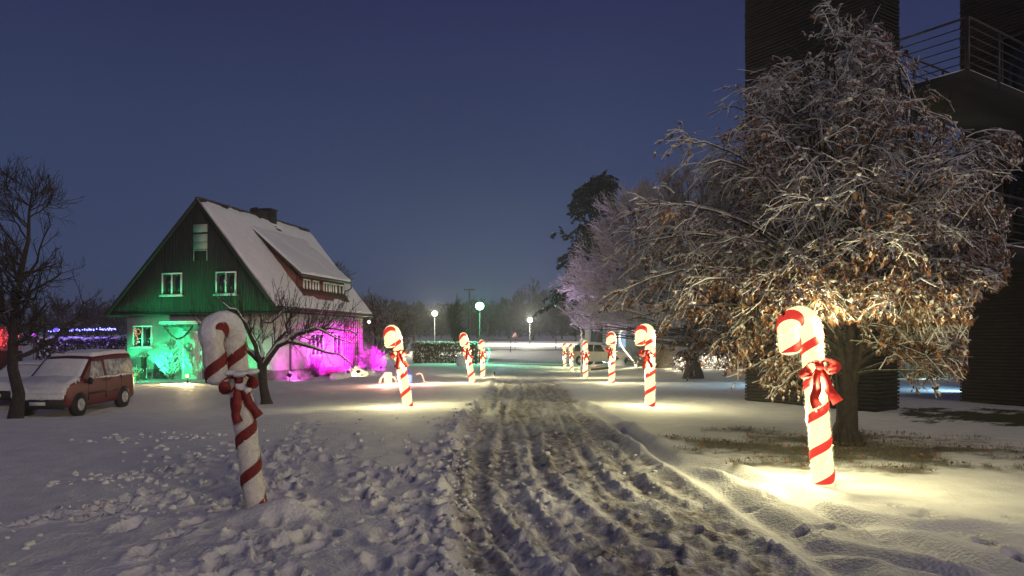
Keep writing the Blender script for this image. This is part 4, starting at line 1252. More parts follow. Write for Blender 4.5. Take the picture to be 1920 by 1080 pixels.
    q = MB(); q.box((t1_, sa-0.2, z1-0.13), (t1_+0.11, sb+0.3, z1-0.03), 0, 0.02)
    q.tube([(t1_+0.05, sb+0.26, z1-0.13), (t1_+0.05, sb+0.26, z1-0.32), (t1_-0.1, sb+0.2, z1-0.46), (tf+0.05, sb+0.03, z1-0.52), (tf+0.02, sb+0.0, z1-0.9)], 0.04, 8)
    q.build('gutter', M['zinc'], dorm)
    # flared skirt of tiles under the dormer windows
    q = MB(); q.slab([(tf+0.003, sa, roofR(tf)+0.16), (tf+0.36, sa-0.05, roofR(tf+0.36)+0.05), (tf+0.36, sb+0.05, roofR(tf+0.36)+0.05), (tf+0.003, sb, roofR(tf)+0.16)], (0.4, 0, 0.9), 0.05)
    q.build('dormer_skirt', M['redwood'], dorm)
    for k, (sc, ww, ns) in enumerate(((4.0, 0.72, 2), (4.95, 0.66, 2), (6.15, 0.66, 2), (6.95, 0.62, 2), (7.75, 0.9, 2))):
        window(dorm, ww, 0.62, (tf+0.012, sc, ze-0.78), PI/2, ns, sill=False, bar=0.07)
    # gable windows
    window(h, 1.12, 1.10, (-1.42, -0.085, 3.90), 0, 2, bar=0.07)
    window(h, 1.10, 1.10, (1.55, -0.085, 3.90), 0, 2, bar=0.07)
    MB().box((-0.24, -0.10, 6.92), (0.52, -0.05, 7.30), 0, 0.01).build('shutter', M['green_shut'], h)
    s2 = MB()
    for k in range(2): s2.box((-0.24, -0.10, 6.10+k*0.37), (0.52, -0.05, 6.46+k*0.37), 0, 0.01)
    s2.build('shutter', M['green_shut'], h)
    s3 = MB().box((-0.24, -0.09, 5.55), (-0.20, -0.05, 6.08)).box((0.48, -0.09, 5.55), (0.52, -0.05, 6.08)).box((-0.2, -0.09, 6.03), (0.48, -0.05, 6.08))
    lou = s3.build('louvre', M['green_shut'], h)
    for k in range(6):
        MB().box((-0.2, -0.085, 5.57+k*0.075), (0.48, -0.055, 5.615+k*0.075)).build('slat', M['cladding'], lou)
    # ground floor gable: window with a lit figure, door with garland, canopy
    wd = window(h, 1.10, 1.08, (-3.25, 0.115, 1.38), 0, 2, bar=0.07)
    mb = MB()
    rg = np.random.default_rng(7)
    C = []
    for q in np.linspace(0, 1, 60):
        C.append((-0.33+0.16*math.sin(q*5.0)*(1-q)+rg.normal(0, 0.035)-0.05*q, -0.055+rg.normal(0, 0.008), 0.16+0.80*q+rg.normal(0, 0.02)))
    for q in np.linspace(0, 1, 24): C.append((-0.22+0.12*math.cos(q*6.3)+rg.normal(0, 0.02), -0.06, 0.78+0.13*math.sin(q*6.3)))
    mb.octa(C, 0.012)
    fig = mb.build('window_light_figure', emat('window_bulbs', (1.0, 0.55, 0.28), 3.0))
    fig.location = (*house_world(-3.25, 0.115), 1.38); fig.rotation_euler = (0, 0, HR)
    tag(fig, 'figure of tiny orange lights hanging in the house window', 'light figure')
    dz = t1(*house_world(-0.4, 0))-0.1
    dr = MB().box((-0.88, 0.06, dz), (0.02, 0.118, 2.10), 0, 0.008).build('door', M['door'], h)
    fr = MB().box((-0.98, 0.05, dz), (-0.885, 0.117, 2.18)).box((0.025, 0.05, dz), (0.12, 0.117, 2.18)).box((-0.885, 0.05, 2.103), (0.025, 0.117, 2.18))
    fr.build('door_frame', M['white'], dr)
    MB().box((-0.75, 0.045, 0.35), (-0.1, 0.058, 1.0), 0, 0.01).box((-0.75, 0.045, 1.15), (-0.1, 0.058, 1.95), 0, 0.01).build('door_panel', M['door'], dr)
    MB().ball((-0.80, 0.02, 0.9), 0.035).build('handle', M['zinc'], dr)
    cn = MB().box((-1.75, -0.62, 2.50), (0.22, 0.115, 2.57), 0, 0.01)
    can = cn.build('canopy', M['white'], h)
    MB().box((-1.74, -0.62, 2.572), (0.21, 0.11, 2.66), 0, 0.03).build('canopy_snow', M['snow'], can)
    # garland over the door
    gb = MB()
    pts = [(-1.5+1.6*q, -0.56, 2.42-0.62*math.sin(PI*q)) for q in np.linspace(0, 1, 24)]
    gb.tube(pts, 0.03, 6)
    for k in range(160):
        q = rg.uniform(0, 1); p = np.array((-1.5+1.6*q, -0.56, 2.42-0.62*math.sin(PI*q)))+rg.normal(0, 0.03, 3)
        gb.octa([p], 0.03)
    for k in range(90): gb.octa([(rg.uniform(-1.5, 0.1), -0.58+rg.normal(0, 0.02), 2.42+rg.normal(0, 0.04))], 0.035)
    ga = gb.build('garland', M['evergreen'])
    ga.location = (HX, HY, 0); ga.rotation_euler = (0, 0, HR)
    tag(ga, 'dark evergreen garland looped under the door canopy', 'garland')
    # long wall: windows, downpipe, trellis
    window(h, 1.30, 1.15, (4.165, 3.9, 0.95), PI/2, 3, bar=0.07)
    window(h, 1.0, 1.15, (4.165, 6.1, 0.95), PI/2, 2, bar=0.07)
    dp = MB().tube([(4.23, 1.15, -0.5), (4.23, 1.15, 2.7), (4.27, 1.15, 3.05)], 0.05, 8)
    dp.build('downpipe', M['zinc'], h)
    gu = MB().box((4.28, s0, 3.12), (4.39, s1, 3.22), 0, 0.03); gu.build('gutter', M['zinc'], h)
    tr = MB()
    for k in range(9): tr.box((4.155, 7.0+k*0.29, 0.3), (4.185, 7.03+k*0.29, 2.95))
    for k in range(9): tr.box((4.186, 6.95, 0.35+k*0.3), (4.205, 9.4, 0.375+k*0.3))
    tr.build('trellis', M['redwood'], h)
    return h
house()
# porch light under the far eave
x, y = house_world(4.42, 9.75)
pl = thing('porch_light', 'small warm lamp glowing under the far eave of the house', 'wall lamp', (x, y, 2.85))
MB().box((-0.05, -0.05, 0.06), (0.05, 0.05, 0.30)).build('bracket', M['black'], pl)
MB().ball((0, 0, 0), 0.085, 12, 8).build('globe', emat('porch_globe', (1.0, 0.80, 0.5), 8.0), pl)
lamp_point('lamp', pl, (0.13, -0.08, -0.02), 14, (1.0, 0.8, 0.5), 0.04)

# ------------------------------------------------------------------ light and plants round the house
GREEN = (0.03, 1.0, 0.34); MAG = (1.0, 0.008, 0.86)
def hw(t, s, z): 
    a = house_world(t, s); return (a[0], a[1], z)
def flood_h(label, t, s, aim, c, W, size=100, es=4.0):
    x, y = house_world(t, s)
    return floodlight(label, x, y, aim, c, W, size, es)
flood_h('green floodlight before the little frosted tree by the house door', -0.9, -3.1, hw(-0.6, -1.3, 0.75), GREEN, 2800, 42, 6)
flood_h('green floodlight lying beside the flower pot, turned up at the gable', -1.3, -3.4, hw(1.0, 0.0, 4.4), GREEN, 520, 90, 4)
flood_h('green floodlight on the lawn before the door, washing the lower wall', -1.9, -4.6, hw(-0.8, 0.0, 1.0), GREEN, 1700, 84, 4)
flood_h('green floodlight on the snow left of the house door, aimed up', -2.7, -0.55, hw(-2.2, 0.1, 2.6), GREEN, 420, 75, 4)
flood_h('green floodlight under the house window, aimed at the gable', -3.9, -1.1, hw(-4.0, 0.1, 2.6), GREEN, 420, 70, 4)
flood_h('green floodlight beside the round bush at the house corner', 3.4, -1.9, hw(3.5, 0.1, 1.0), GREEN, 420, 120, 6)
flood_h('magenta floodlight at the foot of the trellis on the long wall', 6.5, 8.7, hw(4.15, 8.5, 0.95), MAG, 6500, 80, 7)
flood_h('magenta floodlight in the middle of the long house wall', 6.5, 4.7, hw(4.15, 4.8, 0.95), MAG, 5200, 80, 6)
flood_h('magenta floodlight between the two others along the house wall', 6.5, 6.7, hw(4.15, 6.7, 0.95), MAG, 6500, 80, 6)
flood_h('magenta floodlight nearest the downpipe on the long house wall', 6.5, 2.7, hw(4.15, 2.9, 0.95), MAG, 2200, 80, 4)
flood_h('small magenta floodlight shining on the low bush at the corner', 5.2, -0.6, hw(5.0, 0.8, 0.5), (1.0, 0.12, 0.8), 220, 130, 7)
floodlight('lavender floodlight on the snow aimed up at the frosted dome tree', -0.9, 39.5, (5.0, 39.5, 6.0), (0.74, 0.58, 1.0), 5200, 95, 1.5)

def mini_fir(name, label, x, y, h, r, seed, m):
    rg = np.random.default_rng(seed)
    t = thing(name, label, 'small tree', (x, y, t1(x, y)))
    tp = np.array([[(0, 0, -0.05), (0, 0, h*0.5), (0.01, 0, h)]]); tr = np.array([[0.035, 0.025, 0.008]])
    tube_obj('trunk', [(tp, tr, 7)], M['bark_dark'], t)
    B, R, _ = branch(tp, tr, 90, 0.03, 0.97, r*1.15, 1.1, rg, 5, up=0.16, rr=0.6, upb=0.35, wig=0.08, taper_len=0.66)
    B2, R2, _ = branch(B, R, 8, 0.15, 1.0, r*0.30, 0.8, rg, 3, rr=0.7, upb=0.1)
    tube_obj('branches', [(B, np.maximum(R, 0.016), 4), (B2, np.maximum(R2, 0.013), 3)], m, t, kind='stuff')
    return t
x, y = house_world(-0.6, -1.3)
mini_fir('little_tree', 'little frosted tree glowing bright green in front of the door', x, y, 1.75, 0.75, 5, M['twig_frost'])
# wooden post figure with sprig hat and a hooked stick; flower pot
x, y = house_world(-2.35, -0.9); z = t1(x, y)
pf = thing('wooden_post', 'dark wooden post capped with a green lit sprig beside the window', 'post', (x, y, z))
MB().tube([(0, 0, -0.1), (0.01, 0, 0.5), (0.0, 0, 1.12)], [0.15, 0.13, 0.12], 10).build('post', M['bark_bare'], pf)
mb = MB(); rg = np.random.default_rng(3)
for k in range(70):
    p = rg.normal(0, 1, 3)*np.array([0.13, 0.1, 0.055])+np.array([0, 0, 1.2]); mb.octa([p], 0.045)
mb.build('sprig', M['twig_frost'], pf)
MB().tube([(0.17, -0.1, 0.1), (0.18, -0.1, 0.55), (0.21, -0.1, 0.66), (0.27, -0.1, 0.68), (0.31, -0.1, 0.60), (0.30, -0.1, 0.52)], 0.022, 8).build('hook', M['white'], pf)
x, y = house_world(-1.85, -2.1); z = t1(x, y)
fp = thing('flower_pot', 'clay flower pot with a frosted plant left of the green tree', 'flower pot', (x, y, z))
MB().tube([(0, 0, -0.02), (0, 0, 0.02), (0, 0, 0.36), (0, 0, 0.42), (0, 0, 0.42), (0, 0, 0.39)], [0.16, 0.17, 0.24, 0.26, 0.22, 0.05], 18).build('pot', mat('clay_pot', (0.33, 0.22, 0.10), 0.8, 0.15, 8), fp, smooth=False)
mb = MB()
for k in range(120):
    p = rg.normal(0, 1, 3)*np.array([0.15, 0.14, 0.08])+np.array([0.02, 0, 0.50]); mb.octa([p], 0.04)
mb.build('plant', M['twig_frost'], fp)
# warm lamp on the snow behind the unlit cane
x, y = house_world(1.35, -2.6)
floodlight('warm floodlight lying on the snow behind the unlit cane', x, y, (x-0.3, y-2.0, t1(x, y)-0.6), (1.0, 0.78, 0.36), 500, 150, 6, h=0.30)
x, y = house_world(3.9, -1.35)
twig_bush('round_bush', 'round bush lit bright green at the house corner', x, y, 0.75, 0.75, 31, M['twig_frost'], 150)
x, y = house_world(5.2, 0.45)
twig_bush('low_bush', 'low snowy bush lit magenta near the downpipe', x, y, 0.55, 0.6, 32, M['twig_frost'], 130)
x, y = house_world(4.9, 2.4)
twig_bush('dark_shrub', 'dark dead stalks standing before the pink wall', x, y, 1.35, 0.55, 33, M['bark_dark'], 60, sub=4, up=0.9)
x, y = house_world(5.6, 3.2)
twig_bush('dark_shrub', 'low dark reddish shrub under the pink wall window', x, y, 0.6, 0.8, 34, M['redwood'], 120)
x, y = house_world(6.4, 3.6)
twig_bush('yellow_bush', 'small bush lit yellow white before the pink wall', x, y, 0.6, 0.42, 35, M['twig_frost'], 120)
floodlight('small warm floodlight beside the yellow lit bush', x+0.35, y-0.75, (x, y, t1(x, y)+0.4), (1.0, 0.85, 0.38), 220, 140, 8)
x, y = house_world(5.1, 8.4)
twig_bush('frosted_bush', 'frosted bush glowing magenta against the trellis', x, y, 1.5, 0.75, 36, M['twig_frost'], 170, sub=8)
# snow covered stones of the bed along the wall
rg = np.random.default_rng(4)
for k in range(6):
    x, y = house_world(6.2+0.5*rg.uniform(-1, 1), 1.2+k*0.75)
    r = rg.uniform(0.22, 0.36)
    st = MB().ball((0, 0, 0.06), (r*1.2, r, r*0.7), 12, 8, 0, 0.07, k).build('bed_stone', M['snow'], None, (x, y, t1(x, y)), smooth=True)
    tag(st, 'snow covered stone edging the bed along the pink wall', 'stone', 'snowy stones along the flower bed')

# ------------------------------------------------------------------ vehicles
M['red_paint'] = mat('red_car_paint', (0.095, 0.008, 0.008), 0.4, 0.10, 4, snow=0.0)
M['dark_paint'] = mat('dark_car_paint', (0.02, 0.022, 0.028), 0.4, 0.1, 4)
M['beige_paint'] = mat('pale_car_paint', (0.42, 0.40, 0.36), 0.4, 0.1, 4)
M['tyre'] = mat('tyre', (0.014, 0.014, 0.014), 0.9, 0.2, 20)
M['rim'] = mat('wheel_rim', (0.42, 0.42, 0.42), 0.5, 0.2, 10)
M['plastic'] = mat('black_plastic', (0.015, 0.015, 0.015), 0.7, 0.2, 20)
M['frosted_glass'] = mat('snow_dusted_glass', (0.26, 0.27, 0.27), 0.7, 0.45, 5, c2=(0.36, 0.37, 0.36))

def car(name, label, loc, rot, L, Wd, prof, paint, wheels, roof_rng, side_win, snow_t=0.10, mir=True, screen=(0.95, 1.75), glass_m='frosted_glass'):
    """prof: (y, z) heights along the length, front at y=0 facing -y"""
    t = thing(name, label, name.split('_')[-1], loc, rot)
    ys = np.linspace(0, L, 44)
    zt = np.interp(ys, [p[0] for p in prof], [p[1] for p in prof])
    hw_ = Wd/2
    zmax = zt.max()
    rows = []
    n = 0
    for y, z in zip(ys, zt):
        e = min(y, L-y)
        nar = 1-0.10*np.exp(-e/0.18)
        def wz(q):
            base = hw_*nar*(0.94+0.06*min(1, (q-0.22)/0.25))
            if q > 0.98: base -= (q-0.98)*0.17
            return base
        z0 = 0.24+0.08*np.exp(-e/0.25)
        zs = [z0, z0+0.10, min(0.62, z-0.08), min(0.95, z-0.05), max(z-0.10, min(0.96, z-0.04)), z-0.03]
        ring = [(-wz(q), y, q) for q in zs]+[(-wz(z)*0.82, y, z+0.0), (0, y, z+0.025), (wz(z)*0.82, y, z)]+[(wz(q), y, q) for q in zs[::-1]]
        rows.append(ring); n = len(ring)
    V = np.array(rows).reshape(-1, 3)
    K = len(rows)
    i = np.arange(K-1)[:, None]*n; j = np.arange(n-1)[None]
    Q = np.stack([i+j, i+n+j, i+n+j+1, i+j+1], -1).reshape(-1, 4)
    Q2 = [(k*n, k*n+n-1, (k+1)*n+n-1, (k+1)*n) for k in range(K-1)]
    Tt = [(0, q, q+1) for q in range(1, n-1)]+[((K-1)*n, (K-1)*n+q+1, (K-1)*n+q) for q in range(1, n-1)]
    link('body', make_mesh('body', V, [np.vstack([Q, Q2]), np.array(Tt)], [paint], None, True), t)
    def wside(q): return hw_*(1.0)-(max(q-0.98, 0))*0.17
    for wy in wheels:
        for sx in (-1, 1):
            r = 0.32
            a = MB().tube([(sx*(hw_-0.17), wy, r), (sx*(hw_+0.006), wy, r)], [r+0.07, r+0.07], 24)
            a.build('wheel_arch', M['plastic'], t)
            w = MB().tube([(sx*(hw_-0.20), wy, r), (sx*(hw_-0.02), wy, r), (sx*(hw_+0.025), wy, r), (sx*(hw_+0.03), wy, r)], [r*0.96, r, r*0.94, r*0.66], 24).build('wheel', M['tyre'], t)
            rm = MB().tube([(sx*(hw_+0.0), wy, r), (sx*(hw_+0.036), wy, r), (sx*(hw_+0.03), wy, r)], [r*0.62, r*0.62, r*0.3], 20)
            for a_ in range(5):
                c, s_ = math.cos(a_*1.257), math.sin(a_*1.257)
                rm.tube([(sx*(hw_+0.036), wy+c*0.05, r+s_*0.05), (sx*(hw_+0.04), wy+c*r*0.55, r+s_*r*0.55)], 0.03, 5)
            rm.build('rim', M['rim'], w)
    # side windows
    for (y0, y1, z0, z1, slant) in side_win:
        for sx in (-1, 1):
            q = MB().slab([(sx*(wside(z0)+0.002), y0, z0), (sx*(wside(z0)+0.002), y1, z0), (sx*(wside(z1)+0.002), y1-0.04, z1), (sx*(wside(z1)+0.002), y0+slant, z1)], (sx, 0, 0.1), 0.010)
            q.build('side_window', M[glass_m], t)
    # windscreen with snow, bonnet snow, roof snow
    f = lambda y: float(np.interp(y, ys, zt))
    def sheet(nm, y0, y1, wq, th, seed, lift=0.03):
        u = np.linspace(0, 1, 22); v = np.linspace(-1, 1, 22)
        Uu, Vv = np.meshgrid(u, v, indexing='ij')
        Yy = y0+(y1-y0)*Uu; Zz = np.interp(Yy, ys, zt)
        ww = np.array([wside(q)*wq for q in Zz.ravel()]).reshape(Zz.shape)
        ed = np.clip(np.minimum(np.minimum(Uu, 1-Uu)*abs(y1-y0), (1-np.abs(Vv))*hw_)/0.07, 0, 1)**0.5
        Zs = Zz+0.025*(1-np.abs(Vv))+th*ed*(0.85+0.5*fbm(Yy*2, Vv*2, seed, 3))+lift*0.3-0.03*(1-ed)
        P = np.stack([Vv*ww, Yy-0.0, Zs], -1).reshape(-1, 3)
        i = np.arange(21)[:, None]*22; j = np.arange(21)[None]
        Q = np.stack([i+j, i+j+1, i+22+j+1, i+22+j], -1).reshape(-1, 4)
        link(nm, make_mesh(nm, P, Q, [M['snow']], None, True), t)
    if snow_t:
        sheet('roof_snow', roof_rng[0], roof_rng[1], 0.97, snow_t, 1)
        sheet('bonnet_snow', -0.01, screen[0]-0.01, 0.97, snow_t*0.7, 2)
        sheet('windscreen', screen[0]+0.02, screen[1]-0.02, 0.93, 0.03, 3)
    # front: grille, number plate, lamps
    zf = f(0.0)
    MB().box((-hw_*0.55, -0.015, zf-0.24), (hw_*0.55, 0.03, zf-0.10), 0, 0.01).build('grille', M['plastic'], t)
    MB().box((-hw_*0.90, -0.04, 0.24), (hw_*0.90, 0.06, 0.56), 0, 0.03).build('bumper', M['plastic'], t)  # black bumper, made deep to put shade into the lower front too
    MB().box((-0.26, -0.052, 0.36), (0.26, -0.041, 0.47)).build('number_plate', M['white'], t)
    for sx in (-1, 1):
        MB().ball((sx*hw_*0.74, 0.05, zf-0.17), (0.13, 0.09, 0.09), 10, 6).build('headlight', M['rim'], t)
        MB().box((sx*hw_*0.86-0.05, L-0.05, 0.75), (sx*hw_*0.86+0.05, L+0.012, 1.15), 0, 0.01).build('tail_lamp', M['red_paint'], t)
        if mir:
            MB().ball((sx*(hw_+0.10), screen[0]+0.28, 1.05), (0.10, 0.06, 0.12), 10, 6).box((sx*hw_*0.96-0.08, screen[0]+0.25, 0.98), (sx*hw_*0.96+0.08, screen[0]+0.30, 1.02)).build('wing_mirror', M['plastic'], t)
    return t
vx, vy = -14.78, 23.3
zv = t1(vx, vy+0.75); zr_ = t1(vx, vy+3.3)
van = car('delivery_van', 'red delivery van with snow on its roof and windscreen beside the fruit tree', (vx, vy, zv-0.0), (math.atan2(zr_-zv, 2.55), 0, math.radians(-2)), 4.3, 1.84,
    [(0, 0.70), (0.03, 0.88), (0.22, 1.00), (0.90, 1.17), (1.55, 1.74), (1.85, 1.84), (3.2, 1.88), (4.05, 1.86), (4.22, 1.78), (4.3, 0.9)], M['red_paint'], (0.75, 3.42), (1.78, 4.1),
    ((1.30, 2.20, 1.14, 1.66, 0.30), (2.34, 4.12, 1.14, 1.68, 0.0)), screen=(0.90, 1.60))
van.scale = (0.98, 0.95, 1.0)
fs = MB()
for k in range(46):
    fs.ball((-0.80+1.6*(k % 23)/22, -0.035, 0.63+0.16*(k//23)), (0.075, 0.03, 0.10), 7, 5, 0, 0.12, k)
fs.build('front_snow', M['snow'], van, smooth=True, kind='stuff')
dg = MB()
for yq in (1.22, 2.26, 3.25): dg.box((0.905, yq, 0.40), (0.927, yq+0.012, 1.12)); dg.box((-0.927, yq, 0.40), (-0.905, yq+0.012, 1.12))
dg.build('door_gaps', M['plastic'], van)
for yq in (2.05, 2.42): MB().box((0.915, yq, 1.0), (0.945, yq+0.14, 1.03), 0, 0.008).build('door_handle', M['plastic'], van)
MB().box((0.90, 1.2, 0.60), (0.935, 3.0, 0.66), 0, 0.01).build('side_trim', M['plastic'], van)
sn = MB()
rg = np.random.default_rng(9)
for k in range(60):
    y = rg.uniform(1.4, 4.1); sn.ball((0.905, y, 1.11+rg.normal(0, 0.012)), (0.02, rg.uniform(0.03, 0.1), rg.uniform(0.015, 0.03)), 6, 4, 0, 0.2, k)
for k in range(80):
    y = rg.uniform(0.2, 0.8)+0.3*rg.uniform(0, 1); sn.ball((rg.uniform(0.45, 0.9), y-0.1, 0.93+0.25*(y-0.2)+rg.normal(0, 0.03)), rg.uniform(0.02, 0.05), 6, 4, 0, 0.2, k)
sn.build('snow_patches', M['clod'], van, smooth=True, kind='stuff')
cx_, cy_ = -17.75, 25.6
car('dark_car', 'dark snow topped car parked left of the red van', (cx_, cy_, t1(cx_, cy_)), (0, 0, 0), 4.2, 1.78,
    [(0, 0.58), (0.05, 0.75), (0.9, 0.95), (1.8, 1.42), (2.6, 1.46), (3.6, 1.35), (4.1, 0.95), (4.2, 0.6)], M['dark_paint'], (0.75, 3.35), (1.75, 3.5), ((1.5, 2.4, 0.98, 1.32, 0.3), (2.45, 3.4, 0.98, 1.32, 0)), glass_m='glass')
cx_, cy_ = 8.9, 57.0
car('parked_car', 'pale beige car parked behind the glowing heart', (cx_, cy_, t1(cx_, cy_)), (0, 0, math.radians(62)), 4.5, 1.82,
    [(0, 0.62), (0.05, 0.82), (0.3, 0.95), (1.1, 1.08), (1.9, 1.62), (2.8, 1.68), (3.9, 1.60), (4.4, 1.1), (4.5, 0.7)], M['beige_paint'], (0.8, 3.6), (1.9, 3.9), ((1.6, 2.5, 1.02, 1.52, 0.35), (2.55, 3.4, 1.02, 1.54, 0), (3.45, 4.1, 1.02, 1.5, 0)), snow_t=0.05, glass_m='glass')

# ------------------------------------------------------------------ slatted tower and the block with its walkways
M['slat'] = mat('weathered_black_slats', (0.013, 0.010, 0.009), 0.85, 0.5, 5, 0.4, 30, stretch=(0.6, 0.6, 3))
M['backing'] = mat('black_backing', (0.008, 0.008, 0.008), 0.9, 0.2, 6)
M['concrete'] = mat('dark_concrete', (0.022, 0.019, 0.020), 0.9, 0.2, 3, 0.3, 30)
M['steel'] = mat('dull_steel', (0.04, 0.034, 0.03), 0.5, 0.2, 10, snow=0.5, snowthr=0.85)
Dv = np.array([0.56, -0.83]); Ev = np.array([0.83, 0.56])      # along the tower's face; into the depth
def slat_wall(parent, a, b, out, z0, z1, pitch=0.09, hgt=0.062, th=0.035, seed=0):
    """horizontal slats from a to b (xy), standing proud towards out"""
    rg = np.random.default_rng(seed)
    a = np.array(a, float); b = np.array(b, float); o = np.array(out, float)
    mb = MB()
    z = z0
    while z < z1:
        q = rg.uniform(0, 0.012); dz = rg.normal(0, 0.003)
        e0 = a-(b-a)/np.linalg.norm(b-a)*rg.uniform(0.0, 0.03); e1 = b+(b-a)/np.linalg.norm(b-a)*rg.uniform(0.0, 0.03)
        p = [(*e0, z+dz), (*e1, z+dz), (*e1, z+hgt+dz), (*e0, z+hgt+dz)]
        mb.slab(p, (o[0], o[1], 0), th+q)
        z += pitch
    return mb.build('slats', M['slat'], parent, kind='stuff')
def tower():
    c1 = np.array([8.70, 17.9]); c0 = c1-Dv*3.75; c2 = c1+Ev*1.0; c3 = c0+Ev*1.0
    t = thing('slatted_tower', 'tall dark tower clad in thin horizontal boards behind the leafy tree', 'tower')
    mb = MB()
    P = [c0, c1, c2, c3]
    mb.slab([(*p, -0.3) for p in P], (0, 0, 1), 14.3)
    mb.build('core', M['backing'], t)
    k = 0.004
    slat_wall(t, c0-Ev*k, c1-Ev*k, -Ev, 0.0, 13.9, seed=1)
    slat_wall(t, c1+Dv*k, c2+Dv*k, Dv, 0.0, 13.9, seed=2)
    slat_wall(t, c3-Dv*k, c0-Dv*k, -Dv, 0.0, 13.9, seed=3)
tower()
def block():
    W0 = np.array([12.35, 20.5])
    t = thing('slatted_block', 'dark boarded building at the right edge with walkways and steel railings', 'building')
    w1 = W0+Dv*9; w2 = w1+Ev*8; w3 = W0+Ev*8
    MB().slab([(*p, -0.3) for p in (W0, w1, w2, w3)], (0, 0, 1), 14.3).build('core', M['backing'], t)
    k = 0.004
    slat_wall(t, W0-Ev*k, w1-Ev*k, -Ev, 0.0, 13.9, seed=4)
    slat_wall(t, w3-Dv*k, W0-Dv*k, -Dv, 0.0, 13.9, seed=5)
    # storey windows in the face towards the tree
    ang = math.atan2(Dv[1], Dv[0])
    for z in (4.15, 7.5):
        for u in (1.75, 4.2):
            p = W0+Dv*u-Ev*0.055
            window(t, 1.5, 2.1, (p[0], p[1], z), ang, 2, 'steel', sill=True, bar=0.06)
    # walkways
    C = np.array([8.85, 14.5]); bk = -Dv
    for zt in (3.62, 6.92):
        a = C; b = C+Ev*6.4; c = b+bk*1.75; d = C+bk*1.75
        wk = MB().slab([(*p, zt-0.20) for p in (a, b, c, d)], (0, 0, 1), 0.20).build('walkway', M['concrete'], t)
        q = 0.03
        MB().slab([(*p, zt+0.002) for p in (a+(Ev+bk)*q, b+bk*q, c-bk*q, d+(Ev-bk)*q)], (0, 0, 1), 0.03).build('walkway_snow', M['snow'], wk)
        # rails round three sides
        for (p0, p1, nposts) in ((a+Ev*0.03, b, 5), (a+bk*0.04+Ev*0.03, d-bk*0.03+Ev*0.03, 1), (d-bk*0.03+Ev*0.03, c-bk*0.03, 5)):
            for r_, zz in ((0.024, 1.02), (0.012, 0.84), (0.012, 0.66), (0.012, 0.48), (0.012, 0.30), (0.012, 0.14)):
                MB().tube([(*p0, zt+zz), (*p1, zt+zz)], r_, 6).build('rail', M['steel'], wk)
            for k_ in range(nposts+1):
                if nposts == 1 and k_ == 1: continue
                p = p0+(p1-p0)*k_/max(nposts, 1)
                MB().tube([(*p, zt-0.20), (*p, zt+1.02)], 0.026, 6).build('rail_post', M['steel'], wk)
    # a sloping glass-like canopy edge below the upper walkway
    p = C+bk*2.4-Ev*0.1
    e = MB().slab([(*(p), 6.25), (*(p+Ev*2.2), 6.25), (*(p+Ev*2.2+bk*1.6), 6.45), (*(p+bk*1.6), 6.45)], (0, 0, 1), 0.06)
    e.build('canopy', M['concrete'], t)
    MB().slab([(*(p+Ev*.02), 6.315), (*(p+Ev*2.18), 6.315), (*(p+Ev*2.18+bk*1.58), 6.515), (*(p+Ev*.02+bk*1.58), 6.515)], (0, 0, 1), 0.05).build('canopy_snow', M['snow'], t)
block()

# ------------------------------------------------------------------ street lamps, pole, sign
M['pole'] = mat('dark_green_pole', (0.006, 0.007, 0.006), 0.5, 0.2, 10)
def street_lamp(label, X, Y, ztop, c, W, r=0.30, es=9.0):
    z = t1(X, Y)
    t = thing('street_lamp', label, 'street lamp', (X, Y, z), group='street lamps along the far road')
    H = ztop-z
    MB().tube([(0, 0, -0.2), (0, 0, 0.9), (0, 0, 0.92), (0, 0, H-0.25)], [0.085, 0.085, 0.055, 0.045], 10).build('pole', M['pole'], t)
    MB().tube([(0, 0, H-0.30), (0, 0, H-0.22)], [0.09, 0.16], 12).build('collar', M['pole'], t)
    MB().ball((0, 0, H), (r, r, r*0.92), 18, 12).build('globe', emat('lamp_globe', c, es), t, smooth=True)
    lamp_point('lamp', t, (0, -r-0.25, H+r*0.6), W*0.5, c, 0.1)
    lamp_point('lamp', t, (0, r+0.25, H+r*0.6), W*0.5, c, 0.1)
street_lamp('tall street lamp with a green tinted globe behind the hedge', px(899, 0, 64)[0], 64.5, px(0, 574, 64.5)[2], (0.30, 1.0, 0.52), 2000, 0.36, 16)
street_lamp('street lamp with pale globe left of the green one', px(815, 0, 88)[0], 88, px(0, 588, 88)[2], (1.0, 0.95, 0.72), 5000, 0.32, 20)
street_lamp('lowest street lamp by the bend of the road near the warning sign', px(993.5, 0, 112)[0], 112, px(0, 600, 112)[2], (1.0, 0.96, 0.74), 9000, 0.38, 20)

X, Y = px(880, 0, 150)[0], 150
up = thing('utility_pole', 'wooden utility pole with a crossarm above the green lamp', 'utility pole', (X, Y, t1(X, Y)))
hp = px(0, 541, 150)[2]-t1(X, Y)
MB().tube([(0, 0, -0.3), (0, 0, hp)], [0.24, 0.17], 8).build('pole', M['bark_dark'], up)
MB().box((-1.1, -0.10, hp-0.35), (1.1, 0.10, hp-0.15)).build('crossarm', M['bark_dark'], up)
for xk in (-0.95, -0.35, 0.35, 0.95):
    MB().tube([(xk, 0, hp-0.15), (xk, 0, hp+0.10)], 0.07, 6).build('insulator', M['zinc'], up)

